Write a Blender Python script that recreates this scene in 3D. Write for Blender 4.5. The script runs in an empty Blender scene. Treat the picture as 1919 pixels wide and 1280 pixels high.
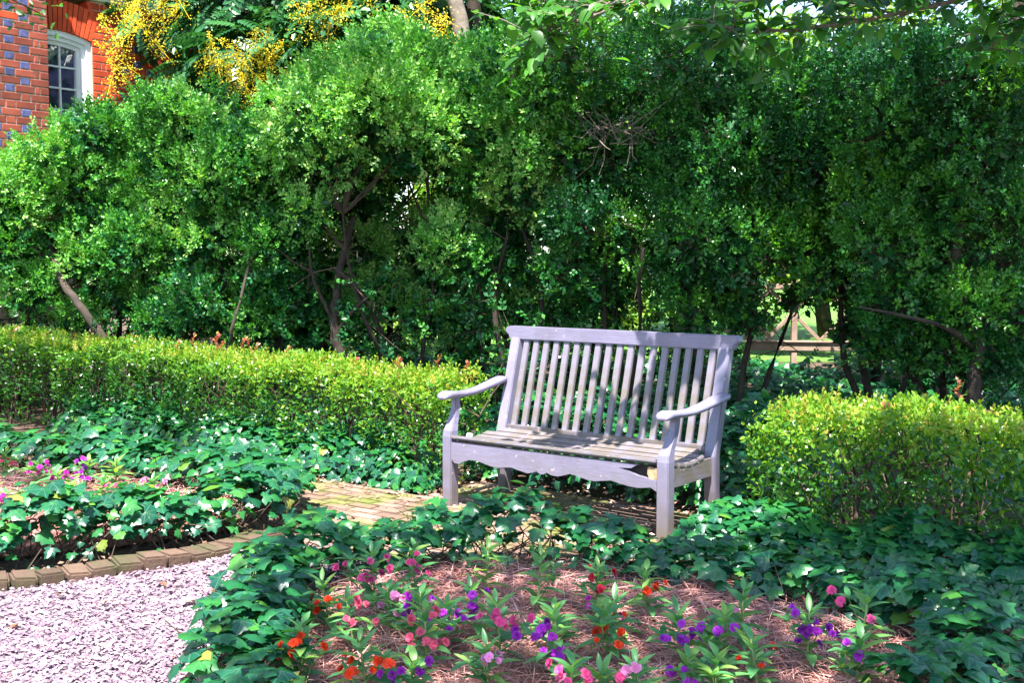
import bpy, bmesh, math, random
import numpy as np
from mathutils import Vector, Matrix
R = math.radians
scene = bpy.context.scene
COL = scene.collection

# ------------------------------------------------------------------ camera
cd = bpy.data.cameras.new("camera"); cam = bpy.data.objects.new("camera", cd); COL.objects.link(cam)
cd.sensor_width = 36; cd.sensor_fit = 'HORIZONTAL'; cd.lens = 40.58; cd.clip_start = .05; cd.clip_end = 600
cam.location = (0, 0, 1.5); cam.rotation_euler = (R(90 - 4.1), 0, 0)
scene.camera = cam
# ------------------------------------------------------------------ sky, sun, exposure
SUN_AZ_X, SUN_AZ_Y, SUN_EL = -.15, -.989, R(66)
w = bpy.data.worlds.new("World"); scene.world = w; w.use_nodes = True
nt = w.node_tree; sky = nt.nodes.new('ShaderNodeTexSky'); sky.sky_type = 'NISHITA'; sky.sun_disc = False
sky.sun_elevation = SUN_EL; sky.sun_rotation = math.atan2(SUN_AZ_X, SUN_AZ_Y)
sky.air_density = 1.0; sky.dust_density = .6; sky.ozone_density = 1.2
nt.links.new(sky.outputs[0], nt.nodes['Background'].inputs[0]); nt.nodes['Background'].inputs[1].default_value = .115
sd = bpy.data.lights.new("sun", 'SUN'); sun = bpy.data.objects.new("sun", sd); COL.objects.link(sun)
sd.energy = 5.0; sd.angle = R(.5); sd.color = (1, .965, .92)
SUNV = Vector((SUN_AZ_X * math.cos(SUN_EL), SUN_AZ_Y * math.cos(SUN_EL), math.sin(SUN_EL)))
sun.rotation_euler = SUNV.to_track_quat('Z', 'Y').to_euler(); sun.location = (-6, -10, 20)
vs = scene.view_settings; vs.view_transform = 'Standard'; vs.look = 'None'; vs.gamma = 1; vs.use_curve_mapping = False
vs.exposure = 2.2
cy = scene.cycles; cy.use_denoising = True; cy.max_bounces = 7; cy.diffuse_bounces = 4; cy.glossy_bounces = 2
cy.transmission_bounces = 4; cy.transparent_max_bounces = 4; cy.caustics_reflective = False; cy.caustics_refractive = False
cy.sample_clamp_indirect = 6

rng = np.random.default_rng(7); random.seed(7)
# garden axes: u runs along the bench, v towards the hedge behind it
ANG = R(-37); U = np.array([math.cos(ANG), math.sin(ANG), 0]); V = np.array([-math.sin(ANG), math.cos(ANG), 0])
B0 = np.array([-.37, 6.86, 0])
def W(u, v, z=0.): return B0 + U * u + V * v + np.array([0, 0, z])

# ------------------------------------------------------------------ materials
def newmat(name):
    m = bpy.data.materials.new(name); m.use_nodes = True
    t = m.node_tree; return m, t, t.nodes['Principled BSDF'], t.nodes['Material Output']
def N(t, typ, **kw):
    n = t.nodes.new(typ)
    for k, v in kw.items(): setattr(n, k, v)
    return n
def ramp(t, fac, stops, interp='LINEAR'):
    r = N(t, 'ShaderNodeValToRGB'); e = r.color_ramp.elements; r.color_ramp.interpolation = interp
    while len(e) < len(stops): e.new(.5)
    for i, (p, c) in enumerate(stops): e[i].position = p; e[i].color = (*c, 1)
    if fac is not None: t.links.new(fac, r.inputs[0])
    return r.outputs[0]
def noise(t, scale, detail=4, rough=.6, coord=None):
    n = N(t, 'ShaderNodeTexNoise'); n.inputs['Scale'].default_value = scale; n.inputs['Detail'].default_value = detail
    n.inputs['Roughness'].default_value = rough
    if coord is None: coord = N(t, 'ShaderNodeNewGeometry').outputs['Position']
    t.links.new(coord, n.inputs['Vector']); return n.outputs['Fac']
def mix(t, fac, a, b, blend='MIX'):
    m = N(t, 'ShaderNodeMix', data_type='RGBA', blend_type=blend)
    for s, v in ((0, fac), (6, a), (7, b)):
        if isinstance(v, (int, float)): m.inputs[s].default_value = v
        elif isinstance(v, tuple): m.inputs[s].default_value = (*v, 1)
        else: t.links.new(v, m.inputs[s])
    return m.outputs[2]
def maprange(t, v, a, b, c=0., d=1.):
    m = N(t, 'ShaderNodeMapRange'); t.links.new(v, m.inputs[0])
    for i, x in enumerate((a, b, c, d)): m.inputs[i + 1].default_value = x
    return m.outputs[0]
def bump(t, p, h, strength=.4, dist=.01):
    b = N(t, 'ShaderNodeBump'); b.inputs['Strength'].default_value = strength; b.inputs['Distance'].default_value = dist
    t.links.new(h, b.inputs['Height']); t.links.new(b.outputs[0], p.inputs['Normal'])
def leafmat(name, stops, rough=.4, trans=.3, tint=(1.3, 1.25, .5), spec=.5, mottle=.25, mscale=30, sheen=None):
    m, t, p, o = newmat(name)
    a = N(t, 'ShaderNodeAttribute', attribute_name='rnd').outputs['Fac']
    oi = N(t, 'ShaderNodeObjectInfo').outputs['Random']
    add = N(t, 'ShaderNodeMath', operation='ADD'); t.links.new(a, add.inputs[0]); t.links.new(oi, add.inputs[1])
    fr = N(t, 'ShaderNodeMath', operation='FRACT'); t.links.new(add.outputs[0], fr.inputs[0])
    c = ramp(t, fr.outputs[0] if sheen == 'obj' else a, stops)
    if name == 'ivy_single_leaf':
        xyz = N(t, 'ShaderNodeSeparateXYZ'); t.links.new(N(t, 'ShaderNodeTexCoord').outputs['Object'], xyz.inputs[0])
        def mth(op, a_, b_=None):
            q = N(t, 'ShaderNodeMath', operation=op)
            for i, v in enumerate((a_, b_)):
                if v is None: continue
                if isinstance(v, float): q.inputs[i].default_value = v
                else: t.links.new(v, q.inputs[i])
            return q.outputs[0]
        ax = mth('ABSOLUTE', xyz.outputs[0]); y_ = xyz.outputs[1]
        d1 = ax; d2 = mth('ABSOLUTE', mth('SUBTRACT', mth('SUBTRACT', y_, .08), mth('MULTIPLY', ax, 1.05))); d3 = mth('ABSOLUTE', mth('SUBTRACT', mth('SUBTRACT', y_, .04), mth('MULTIPLY', ax, .15)))
        vein = maprange(t, mth('MINIMUM', d1, mth('MINIMUM', d2, d3)), .028, .006, 0, .5); c = mix(t, vein, c, (.12, .26, .10))
    n = noise(t, mscale, 3)
    c = mix(t, maprange(t, n, .3, .7, 0, mottle), c, mix(t, 1., c, (.55, .6, .5), 'MULTIPLY'))
    t.links.new(c, p.inputs['Base Color'])
    p.inputs['Roughness'].default_value = rough; p.inputs['Specular IOR Level'].default_value = spec
    tr = N(t, 'ShaderNodeBsdfTranslucent'); t.links.new(mix(t, 1., c, tint, 'MULTIPLY'), tr.inputs[0])
    ms = N(t, 'ShaderNodeMixShader'); ms.inputs[0].default_value = trans
    t.links.new(p.outputs[0], ms.inputs[1]); t.links.new(tr.outputs[0], ms.inputs[2]); t.links.new(ms.outputs[0], o.inputs[0])
    return m
def plainmat(name, a, b, scale=8, rough=.7, bumpk=.3, bscale=60, bdist=.004, spec=.4, objvar=0.):
    m, t, p, o = newmat(name)
    c = ramp(t, noise(t, scale), [(.3, a), (.7, b)])
    if objvar:
        oi = N(t, 'ShaderNodeObjectInfo').outputs['Random']
        c = mix(t, 1., c, ramp(t, oi, [(0, (1 - objvar,) * 3), (1, (1 + objvar,) * 3)]), 'MULTIPLY')
    t.links.new(c, p.inputs['Base Color']); p.inputs['Roughness'].default_value = rough
    p.inputs['Specular IOR Level'].default_value = spec
    if bumpk: bump(t, p, noise(t, bscale), bumpk, bdist)
    return m
M = {}
M['boxwood'] = leafmat('boxwood_sunlit_leaf', [(0, (.014, .075, .022)), (.3, (.02, .14, .04)), (.55, (.075, .27, .03)), (.8, (.16, .42, .085)), (.97, (.30, .56, .16)), (1, (.36, .55, .14))], .30, .32, (1.1, 1.3, .3), .35)  # paler tones for the sunlit shrubs, sunshine put into the leaf colour
M['boxwood_shade'] = leafmat('boxwood_shade_leaf', [(0, (.014, .085, .028)), (.45, (.032, .16, .03)), (1, (.12, .33, .03))], .30, .32, (1.1, 1.3, .3), .4)  # same leaf darkened, shade put into its colour
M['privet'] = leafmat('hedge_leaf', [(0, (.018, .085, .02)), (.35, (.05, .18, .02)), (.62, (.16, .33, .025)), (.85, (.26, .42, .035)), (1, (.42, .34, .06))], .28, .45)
M['shoot'] = leafmat('red_shoot_leaf', [(0, (.25, .05, .04)), (.6, (.36, .11, .06)), (1, (.32, .25, .05))], .35, .4, (1.2, .9, .8))
M['ivy'] = leafmat('ivy_leaf', [(0, (.008, .065, .034)), (.5, (.016, .13, .036)), (.85, (.04, .20, .03)), (1, (.10, .25, .03))], .28, .30, (1.2, 1.4, .4), .55, mottle=.5, mscale=45)
M['ivy_obj'] = leafmat('ivy_single_leaf', [(0, (.008, .065, .042)), (.55, (.016, .125, .060)), (.9, (.035, .19, .045)), (.97, (.09, .24, .03)), (1, (.26, .25, .05))], .28, .30, (1.2, 1.4, .4), .55, mottle=.5, mscale=45, sheen='obj')
M['tree'] = leafmat('tree_leaf', [(0, (.02, .08, .015)), (.6, (.05, .20, .02)), (1, (.10, .28, .03))], .4, .5)
M['tree_obj'] = leafmat('tree_single_leaf', [(0, (.025, .09, .015)), (.6, (.05, .20, .02)), (1, (.10, .28, .03))], .4, .5, sheen='obj')
M['far'] = leafmat('far_sunlit_leaf', [(0, (.05, .14, .015)), (.5, (.12, .26, .025)), (1, (.26, .38, .04))], .5, .4)  # lifted yellow-green, sunlight put into the leaf colour
M['rain'] = leafmat('pinnate_leaf', [(0, (.015, .07, .025)), (.6, (.03, .13, .04)), (1, (.06, .19, .04))], .3, .3)
M['rainflower'] = leafmat('yellow_blossom', [(0, (.60, .46, .012)), (.5, (.80, .64, .02)), (1, (.85, .78, .08))], .6, .35, (1.1, 1., .4), mottle=.1)
M['balsam'] = leafmat('bedding_leaf', [(0, (.07, .24, .09)), (.5, (.13, .35, .11)), (1, (.26, .44, .09))], .35, .40, sheen='obj', mottle=.3)
for k, c in dict(orange=(.9, .06, .008), pink=(.9, .10, .32), salmon=(.9, .14, .24), lightpink=(.88, .30, .58), magenta=(.65, .03, .42), purple=(.42, .025, .50), crimson=(.6, .015, .05)).items():
    M[k] = leafmat(k + '_petal', [(0, tuple(x * .7 for x in c)), (.5, c), (1, tuple(min(1, x * 1.2 + .02) for x in c))], .5, .4, (1.1, 1.1, 1.1), .3, .3, 120, 'obj')
M['bark'] = plainmat('bark', (.022, .015, .011), (.06, .043, .03), 14, .9, .7, 90, .01)
M['palebark'] = plainmat('pale_bark', (.10, .075, .055), (.24, .20, .16), 7, .9, .6, 60, .01)
M['twig'] = plainmat('twig', (.03, .02, .013), (.085, .055, .034), 12, .85, 0)
M['stem'] = plainmat('green_stem', (.12, .20, .05), (.26, .30, .10), 20, .6, 0)
M['pinestraw'] = leafmat('pine_needle', [(0, (.24, .075, .06)), (.5, (.56, .25, .21)), (1, (.78, .47, .42))], .55, .1, (1, 1, 1), .3, .2, 20)
M['strawbase'] = plainmat('straw_bed', (.09, .04, .03), (.34, .15, .11), 35, .95, .8, 120, .02)
M['soil'] = plainmat('soil', (.035, .022, .014), (.13, .08, .05), 9, .95, .8, 45, .03)
M['lawn'] = plainmat('lawn', (.05, .16, .02), (.14, .30, .03), 3, .9, .8, 60, .04)
M['shell'] = leafmat('shell_chip', [(0, (.10, .06, .085)), (.35, (.23, .15, .195)), (.75, (.37, .26, .33)), (.95, (.52, .40, .46)), (1, (.30, .14, .10))], .6, .05, (1, 1, 1), .35, .3, 60)
M['shellbase'] = plainmat('shell_bed', (.12, .08, .10), (.32, .24, .29), 60, .95, .8, 150, .02)
M['deadleaf'] = leafmat('fallen_leaf', [(0, (.16, .07, .04)), (.5, (.34, .17, .10)), (1, (.55, .34, .22))], .6, .2, (1, .8, .6), .3, .4, 50, 'obj')
M['litter'] = leafmat('leaf_litter', [(0, (.08, .04, .025)), (.5, (.28, .15, .10)), (1, (.55, .38, .30))], .7, .1, (1, .8, .6), .3, .4, 50)
M['white'] = plainmat('white_paint', (.70, .70, .74), (.80, .80, .82), 3, .45, .1, 30, .002)
M['cornice'] = plainmat('cornice_paint', (.58, .56, .42), (.68, .66, .52), 3, .5, .1, 30, .002)
M['fence'] = plainmat('fence_wood', (.20, .13, .09), (.32, .23, .17), 6, .7, .3, 40, .004)
M['rawwood'] = plainmat('raw_wood', (.26, .14, .07), (.48, .33, .18), 25, .85, .6, 60, .01)
M['void'] = plainmat('split_shade_dark', (.012, .01, .01), (.03, .022, .018), 20, .95, 0)
M['mortar'] = plainmat('mortar', (.40, .29, .24), (.58, .46, .38), 12, .95, .5, 90, .004)
M['red'] = plainmat('red_brick', (.42, .045, .015), (.60, .085, .026), 6, .85, .5, 110, .004, .3, .22)
M['brown'] = plainmat('brown_brick', (.18, .04, .026), (.30, .072, .042), 6, .85, .5, 110, .004, .3, .30)
M['blue'] = plainmat('glazed_blue_brick', (.04, .045, .13), (.11, .11, .25), 14, .5, .5, 110, .004, .5, .3)
def paint_mat(name, gs):
    m, t, p, o = newmat(name)
    co = N(t, 'ShaderNodeTexCoord').outputs['Object']
    c = ramp(t, noise(t, 3, 5, .6, co), [(.3, (.155, .139, .21)), (.7, (.21, .19, .275))])
    mp = N(t, 'ShaderNodeMapping'); mp.inputs['Scale'].default_value = gs; t.links.new(co, mp.inputs[0])
    g = noise(t, 3, 4, .7, mp.outputs[0])
    z = N(t, 'ShaderNodeSeparateXYZ'); t.links.new(co, z.inputs[0])
    # weathered, bare wood where the legs stand in the damp and in small chips
    low = maprange(t, z.outputs[2], .44, .05, .0, .9)
    n2 = noise(t, 9, 5, .65, co)
    k = N(t, 'ShaderNodeMath', operation='MULTIPLY'); t.links.new(low, k.inputs[0]); t.links.new(maprange(t, n2, .25, .55), k.inputs[1])
    c = mix(t, k.outputs[0], c, (.13, .105, .07))
    chip = maprange(t, noise(t, 26, 2, .5, co), .70, .715, 0, .75)
    c = mix(t, chip, c, (.50, .36, .27))
    c = mix(t, maprange(t, g, .42, .7, 0, .55), c, (.13, .12, .14))
    c = mix(t, maprange(t, noise(t, 5, 6, .7, co), .5, .72, 0, .5), c, (.10, .09, .092))
    t.links.new(c, p.inputs['Base Color']); p.inputs['Roughness'].default_value = .38; p.inputs['Specular IOR Level'].default_value = .5
    bump(t, p, g, .4, .004); return m
M['paint'] = paint_mat('bench_paint', (40, 40, 3)); M['paint_x'] = paint_mat('bench_paint_lengthwise', (3, 40, 40)); M['paint_y'] = paint_mat('bench_paint_crosswise', (40, 3, 40))
def paver_mat(name, a, b, mossk, mossc):
    m, t, p, o = newmat(name)
    oi = N(t, 'ShaderNodeObjectInfo').outputs['Random']
    c = mix(t, oi, a, b)
    c = mix(t, maprange(t, noise(t, 25, 5), .35, .7, 0, .5), c, mix(t, 1., c, (.5, .45, .4), 'MULTIPLY'))
    ms = maprange(t, noise(t, 2.2, 6, .65), mossk, mossk + .14)
    c = mix(t, ms, c, ramp(t, noise(t, 40, 3), [(.3, mossc), (.7, tuple(x * 1.7 for x in mossc))]))
    t.links.new(c, p.inputs['Base Color']); p.inputs['Roughness'].default_value = .9
    bump(t, p, noise(t, 70, 5), .6, .006); return m
M['paver'] = paver_mat('path_brick', (.14, .08, .056), (.28, .18, .135), .47, (.075, .085, .013))
M['edging'] = paver_mat('edging_brick', (.065, .036, .022), (.12, .072, .046), .50, (.035, .034, .010))
M['joint'] = paver_mat('mossy_joint', (.05, .036, .025), (.08, .055, .04), .45, (.045, .055, .009))
def glass_mat():
    m, t, p, o = newmat('window_glass')
    t.links.new(ramp(t, noise(t, 5, 3), [(.4, (.02, .03, .05)), (.65, (.10, .09, .20))]), p.inputs['Base Color'])
    p.inputs['Roughness'].default_value = .04; p.inputs['Specular IOR Level'].default_value = 1.0; p.inputs['IOR'].default_value = 1.7
    bump(t, p, noise(t, 6, 2), .1, .02); return m
M['glass'] = glass_mat()

# ------------------------------------------------------------------ mesh helpers
def tag(o, label=None, cat=None, group=None, kind=None):
    for k, v in (('label', label), ('category', cat), ('group', group), ('kind', kind)):
        if v: o[k] = v
    return o
def empty(name, loc=(0, 0, 0), rz=0.):
    o = bpy.data.objects.new(name, None); COL.objects.link(o); o.location = tuple(loc); o.rotation_euler = (0, 0, rz)
    o.empty_display_size = .1; return o
def link(name, me, parent=None, origin=None, mat=None):
    if mat is not None and not me.materials: me.materials.append(mat)
    o = bpy.data.objects.new(name, me); COL.objects.link(o)
    if parent is not None: o.parent = parent
    return o
def tmpl(verts, polys):
    return dict(V=np.array(verts, float), L=np.array([i for p in polys for i in p], int), S=np.array([len(p) for p in polys], int))
class Geo:
    """collects geometry as arrays and builds one mesh"""
    def __init__(s): s.v = []; s.l = []; s.s = []; s.r = []; s.n = 0
    def raw(s, V_, L_, S_, r=0.):
        s.v.append(V_); s.l.append(L_ + s.n); s.s.append(S_); s.n += len(V_)
        s.r.append(np.full(len(S_), r) if np.isscalar(r) else r)
    def scatter(s, T, P, Rm, sc, rnd=None):
        n = len(P)
        if n == 0: return
        sc = np.asarray(sc, float); sc = sc[:, None] if sc.ndim == 1 else sc
        loc = T['V'][None] * sc[:, None, :]
        X = np.einsum('nij,nvj->nvi', Rm, loc) + np.asarray(P)[:, None, :]
        nv = len(T['V']); off = np.arange(n)[:, None] * nv
        if rnd is None: rnd = rng.random(n)
        k = len(T['S'])
        rr = np.repeat(rnd, k)
        if 'J' in T: rr = np.clip(rr + (rng.random(len(rr)) - .5) * T['J'], 0, .999)
        s.raw(X.reshape(-1, 3), (T['L'][None] + off).ravel(), np.tile(T['S'], n), rr)
    def tube(s, pts, rad, sides=5, r=0.):
        pts = np.asarray(pts, float); m = len(pts); rad = np.broadcast_to(np.asarray(rad, float), (m,))
        t = np.gradient(pts, axis=0); t /= np.linalg.norm(t, axis=1)[:, None] + 1e-9
        a = np.where(np.abs(t[:, 2:3]) > .9, np.array([[1., 0, 0]]), np.array([[0, 0, 1.]]))
        x = np.cross(t, a); x /= np.linalg.norm(x, axis=1)[:, None] + 1e-9; y = np.cross(t, x)
        th = np.arange(sides) * 2 * math.pi / sides
        ring = pts[:, None] + rad[:, None, None] * (np.cos(th)[None, :, None] * x[:, None] + np.sin(th)[None, :, None] * y[:, None])
        L = []
        for i in range(m - 1):
            for j in range(sides):
                k = (j + 1) % sides; L += [i * sides + j, i * sides + k, (i + 1) * sides + k, (i + 1) * sides + j]
        L += list(range(sides - 1, -1, -1)) + [(m - 1) * sides + j for j in range(sides)]
        s.raw(ring.reshape(-1, 3), np.array(L), np.array([4] * ((m - 1) * sides) + [sides, sides]), r)
    def box(s, c, size, rot=None, r=0.):
        q = np.array([[-1, -1, -1], [1, -1, -1], [1, 1, -1], [-1, 1, -1], [-1, -1, 1], [1, -1, 1], [1, 1, 1], [-1, 1, 1]]) * np.array(size) / 2
        if rot is not None: q = q @ np.array(rot).T
        s.raw(q + np.array(c), np.array([0, 3, 2, 1, 4, 5, 6, 7, 0, 1, 5, 4, 1, 2, 6, 5, 2, 3, 7, 6, 3, 0, 4, 7]), np.full(6, 4), r)
    def mesh(s, name, mat=None, smooth=False, origin=None):
        V_ = np.concatenate(s.v) if s.v else np.zeros((0, 3))
        if origin is not None: V_ = V_ - np.asarray(origin)
        L_ = np.concatenate(s.l); S_ = np.concatenate(s.s); r_ = np.concatenate(s.r)
        me = bpy.data.meshes.new(name); me.vertices.add(len(V_)); me.vertices.foreach_set('co', V_.ravel().astype('f'))
        me.loops.add(len(L_)); me.loops.foreach_set('vertex_index', L_.astype('i'))
        me.polygons.add(len(S_)); st = np.concatenate([[0], np.cumsum(S_)[:-1]])
        me.polygons.foreach_set('loop_start', st.astype('i')); me.polygons.foreach_set('loop_total', S_.astype('i'))
        me.polygons.foreach_set('use_smooth', np.full(len(S_), smooth))
        a = me.attributes.new('rnd', 'FLOAT', 'FACE'); a.data.foreach_set('value', r_.astype('f'))
        me.update(calc_edges=True)
        if mat is not None: me.materials.append(mat)
        return me
    def build(s, name, mat, parent=None, smooth=False, origin=None, kind=None):
        if origin is None and parent is not None: origin = np.array(parent.location)
        o = link(name, s.mesh(name, mat, smooth, origin), parent)
        if kind: o['kind'] = kind
        return o
def unit(a):
    a = np.asarray(a, float); return a / (np.linalg.norm(a, axis=-1, keepdims=True) + 1e-9)
def frames(n, t):
    """rotation matrices with z = leaf normal, y = tip direction"""
    n = unit(n); t = unit(t - n * np.sum(n * t, -1, keepdims=True)); x = np.cross(t, n)
    return np.stack([x, t, n], -1)
def frames_tip(t, n):
    """tip direction kept exactly, normal made square to it"""
    t = unit(t); n = unit(n - t * np.sum(n * t, -1, keepdims=True)); return np.stack([np.cross(t, n), t, n], -1)
def rsph(n): return unit(rng.normal(size=(n, 3)))
def catmull(pts, n=40):
    p = np.array(pts, float); p = np.vstack([2 * p[0] - p[1], p, 2 * p[-1] - p[-2]]); out = []
    for i in range(1, len(p) - 2):
        t = np.linspace(0, 1, n, endpoint=False)[:, None]
        out.append(.5 * ((2 * p[i]) + (-p[i - 1] + p[i + 1]) * t + (2 * p[i - 1] - 5 * p[i] + 4 * p[i + 1] - p[i + 2]) * t ** 2 + (-p[i - 1] + 3 * p[i] - 3 * p[i + 1] + p[i + 2]) * t ** 3))
    return np.vstack(out + [p[-2][None]])
def bbox(size, bevel=.004, seg=1):
    bm = bmesh.new(); bmesh.ops.create_cube(bm, size=1); bmesh.ops.scale(bm, vec=size, verts=bm.verts)
    if bevel: bmesh.ops.bevel(bm, geom=bm.edges[:], offset=bevel, segments=seg, affect='EDGES')
    return bm
def bm_obj(name, bm, mat, parent=None, loc=None, rot=None, smooth=False):
    me = bpy.data.meshes.new(name); bm.to_mesh(me); bm.free(); me.materials.append(mat)
    for p in me.polygons: p.use_smooth = smooth
    o = link(name, me, parent)
    if loc is not None: o.location = tuple(loc)
    if rot is not None: o.rotation_euler = rot
    return o
def sweep_bm(sections):
    """solid from a list of closed sections of equal length"""
    bm = bmesh.new(); rings = [[bm.verts.new(tuple(p)) for p in s] for s in sections]; k = len(rings[0])
    for a, b in zip(rings, rings[1:]):
        for j in range(k): bm.faces.new((a[j], a[(j + 1) % k], b[(j + 1) % k], b[j]))
    bm.faces.new(rings[0][::-1]); bm.faces.new(rings[-1]); bmesh.ops.recalc_face_normals(bm, faces=bm.faces[:]); return bm
def prism_bm(poly, y0, y1):
    return sweep_bm([[(x, y0, z) for x, z in poly], [(x, y1, z) for x, z in poly]])

# leaf templates ---------------------------------------------------
LEAF4 = tmpl([(0, 0, 0), (-.32, .5, .05), (0, 1, -.04), (.32, .5, .05)], [(0, 3, 2, 1)])
LEAF6 = tmpl([(0, 0, 0), (-.26, .3, .07), (-.23, .68, .05), (0, 1, -.08), (.23, .68, .05), (.26, .3, .07), (0, .5, -.01)], [(0, 6, 2, 1), (6, 3, 2), (0, 5, 4, 6), (6, 4, 3)])
def make_leaf_long(wd=.2, arch=.25, fold=.10, n=5):
    vs_ = []; 
    for i in range(n + 1):
        t = i / n; w_ = wd * math.sin(math.pi * (t ** .8)) ** .8 if 0 < i < n else .004; z = -arch * t * t + .12 * t
        vs_ += [(-w_, t, z + fold * w_ / wd), (0, t, z), (w_, t, z + fold * w_ / wd)]
    f = []
    for i in range(n):
        a = i * 3; f += [(a, a + 1, a + 4, a + 3), (a + 1, a + 2, a + 5, a + 4)]
    return tmpl(vs_, f)
def make_ivy(k):
    r_ = random.Random(k); half = [(0, .02), (.26, -.12), (.52, .10), (.36, .30), (.40, .56), (.17, .66), (0, 1.02)]
    pts = [(x * r_.uniform(.9, 1.15), y * r_.uniform(.92, 1.08)) for x, y in half]
    out = pts + [(-x * r_.uniform(.9, 1.1), y) for x, y in pts[-2:0:-1]]
    zf = lambda x, y: .10 - .30 * abs(x) ** 1.4 * r_.uniform(.5, 1.4) - .16 * max(0, y - .4) * r_.uniform(.4, 1.6)
    v = [(0, .34, .045)] + [(x, y, zf(x, y) + (.05 if x == 0 else 0) - .05) for x, y in out]
    # inner ring gives the blade its cupped lobes
    inner = [(x * .5, .34 + (y - .34) * .5, zf(x * .5, .34 + (y - .34) * .5) * .8 + .02) for x, y in out]
    n = len(out); v += inner; f = []
    for i in range(n):
        j = (i + 1) % n; f += [(0, n + 1 + i, n + 1 + j), (n + 1 + i, 1 + i, 1 + j, n + 1 + j)]
    f = [tuple(reversed(q)) for q in f]
    return tmpl([(x * 1.08, (y - .02) * .88, z) for x, y, z in v], f)
IVY = [make_ivy(k) for k in range(4)]
IVYS = tmpl([(0, 0, 0), (.5, .1, -.03), (.34, .5, .03), (0, 1, -.1), (-.34, .5, .03), (-.5, .1, -.03), (0, .35, .05)], [(6, 0, 1), (6, 1, 2), (6, 2, 3), (6, 3, 4), (6, 4, 5), (6, 5, 0)])
def make_sprig(nl=6, leaf=.30, seed=0):
    r_ = np.random.default_rng(seed); g = Geo()
    for i in range(nl):
        t = .15 + .85 * i / nl
        for sgn in (-1, 1):
            a = (i % 2) * 1.3 + r_.normal() * .3
            side = np.array([sgn * math.cos(a), .9 - .3 * t, sgn * math.sin(a) * .8 + .1]); nrm = np.array([-sgn * .3, -.2, 1.]) + r_.normal(size=3) * .35
            g.scatter(LEAF4, [np.array([0, t * .92, 0])], frames_tip(side[None], nrm[None]), [leaf * (1.05 - .35 * t) * r_.uniform(.8, 1.2)])
    g.scatter(LEAF4, [np.array([0, .9, 0])], frames_tip(np.array([[0, 1, .2]]), np.array([[0, -.2, 1]])), [leaf * .8])
    T = dict(V=np.concatenate(g.v), L=np.concatenate(g.l), S=np.concatenate(g.s), J=.35); return T
SPRIG = [make_sprig(4, .33, k) for k in range(3)]
def make_pinnate():
    g = Geo()
    for i in range(6):
        t = .15 + i * .15
        for sgn in (-1, 1):
            d = np.array([sgn * 1., .55, -.25]); g.scatter(LEAF6, [np.array([0, t, -.25 * t * t])], frames_tip(d[None], np.array([[0, 0, 1.]])), [.36 * (1 - .35 * abs(t - .5))])
    g.scatter(LEAF6, [np.array([0, 1, -.25])], frames_tip(np.array([[0, 1, -.5]]), np.array([[0, .3, 1.]])), [.3])
    return dict(V=np.concatenate(g.v), L=np.concatenate(g.l), S=np.concatenate(g.s), J=.15)
PINN = make_pinnate()
OVATE = make_leaf_long(.27, .30, .09, 5); LANCE = make_leaf_long(.135, .55, .05, 6)
def tmesh(name, T, mat, smooth=True):
    g = Geo(); g.raw(T['V'], T['L'], T['S'], .0); return g.mesh(name, mat, smooth)
def single_leaves(name, meshes, P, Rm, S, parent):
    """each leaf an object of its own, sharing mesh data"""
    for i in range(len(P)):
        o = bpy.data.objects.new(name, meshes[i % len(meshes)]); COL.objects.link(o); o.parent = parent
        m = Matrix([[*Rm[i][r] * S[i], 0] for r in range(3)] + [[0, 0, 0, 1]])
        m.translation = Vector(P[i]) - parent.location; o.matrix_local = m
CAMP = np.array([0, 0, 1.5])
def in_view(P, pad=1.05):
    d = P - CAMP; c, s = math.cos(R(4.1)), math.sin(R(4.1))
    y = d[:, 1] * c - d[:, 2] * s; z = d[:, 1] * s + d[:, 2] * c
    return (y > .2) & (np.abs(d[:, 0] / y) < .4436 * pad) & (np.abs(z / y) < .2959 * pad)

# ================================================================== SETTING
def sheet(name, poly, z, mat, sub=0, fz=None):
    bm = bmesh.new(); f = bm.faces.new([bm.verts.new((x, y, z)) for x, y in poly])
    if f.normal.z < 0: bmesh.ops.reverse_faces(bm, faces=[f])
    bmesh.ops.recalc_face_normals(bm, faces=bm.faces[:])
    for f in bm.faces:
        if f.normal.z < 0: f.normal_flip()
    o = bm_obj(name, bm, mat); o['kind'] = 'structure'; return o
sheet('ground', [(-250, -60), (250, -60), (250, 400), (-250, 400)], -.012, M['soil'])
sheet('lawn', [(-60, 17.5), (60, 16.2), (90, 120), (-90, 120)], -.004, M['lawn'])

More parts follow.
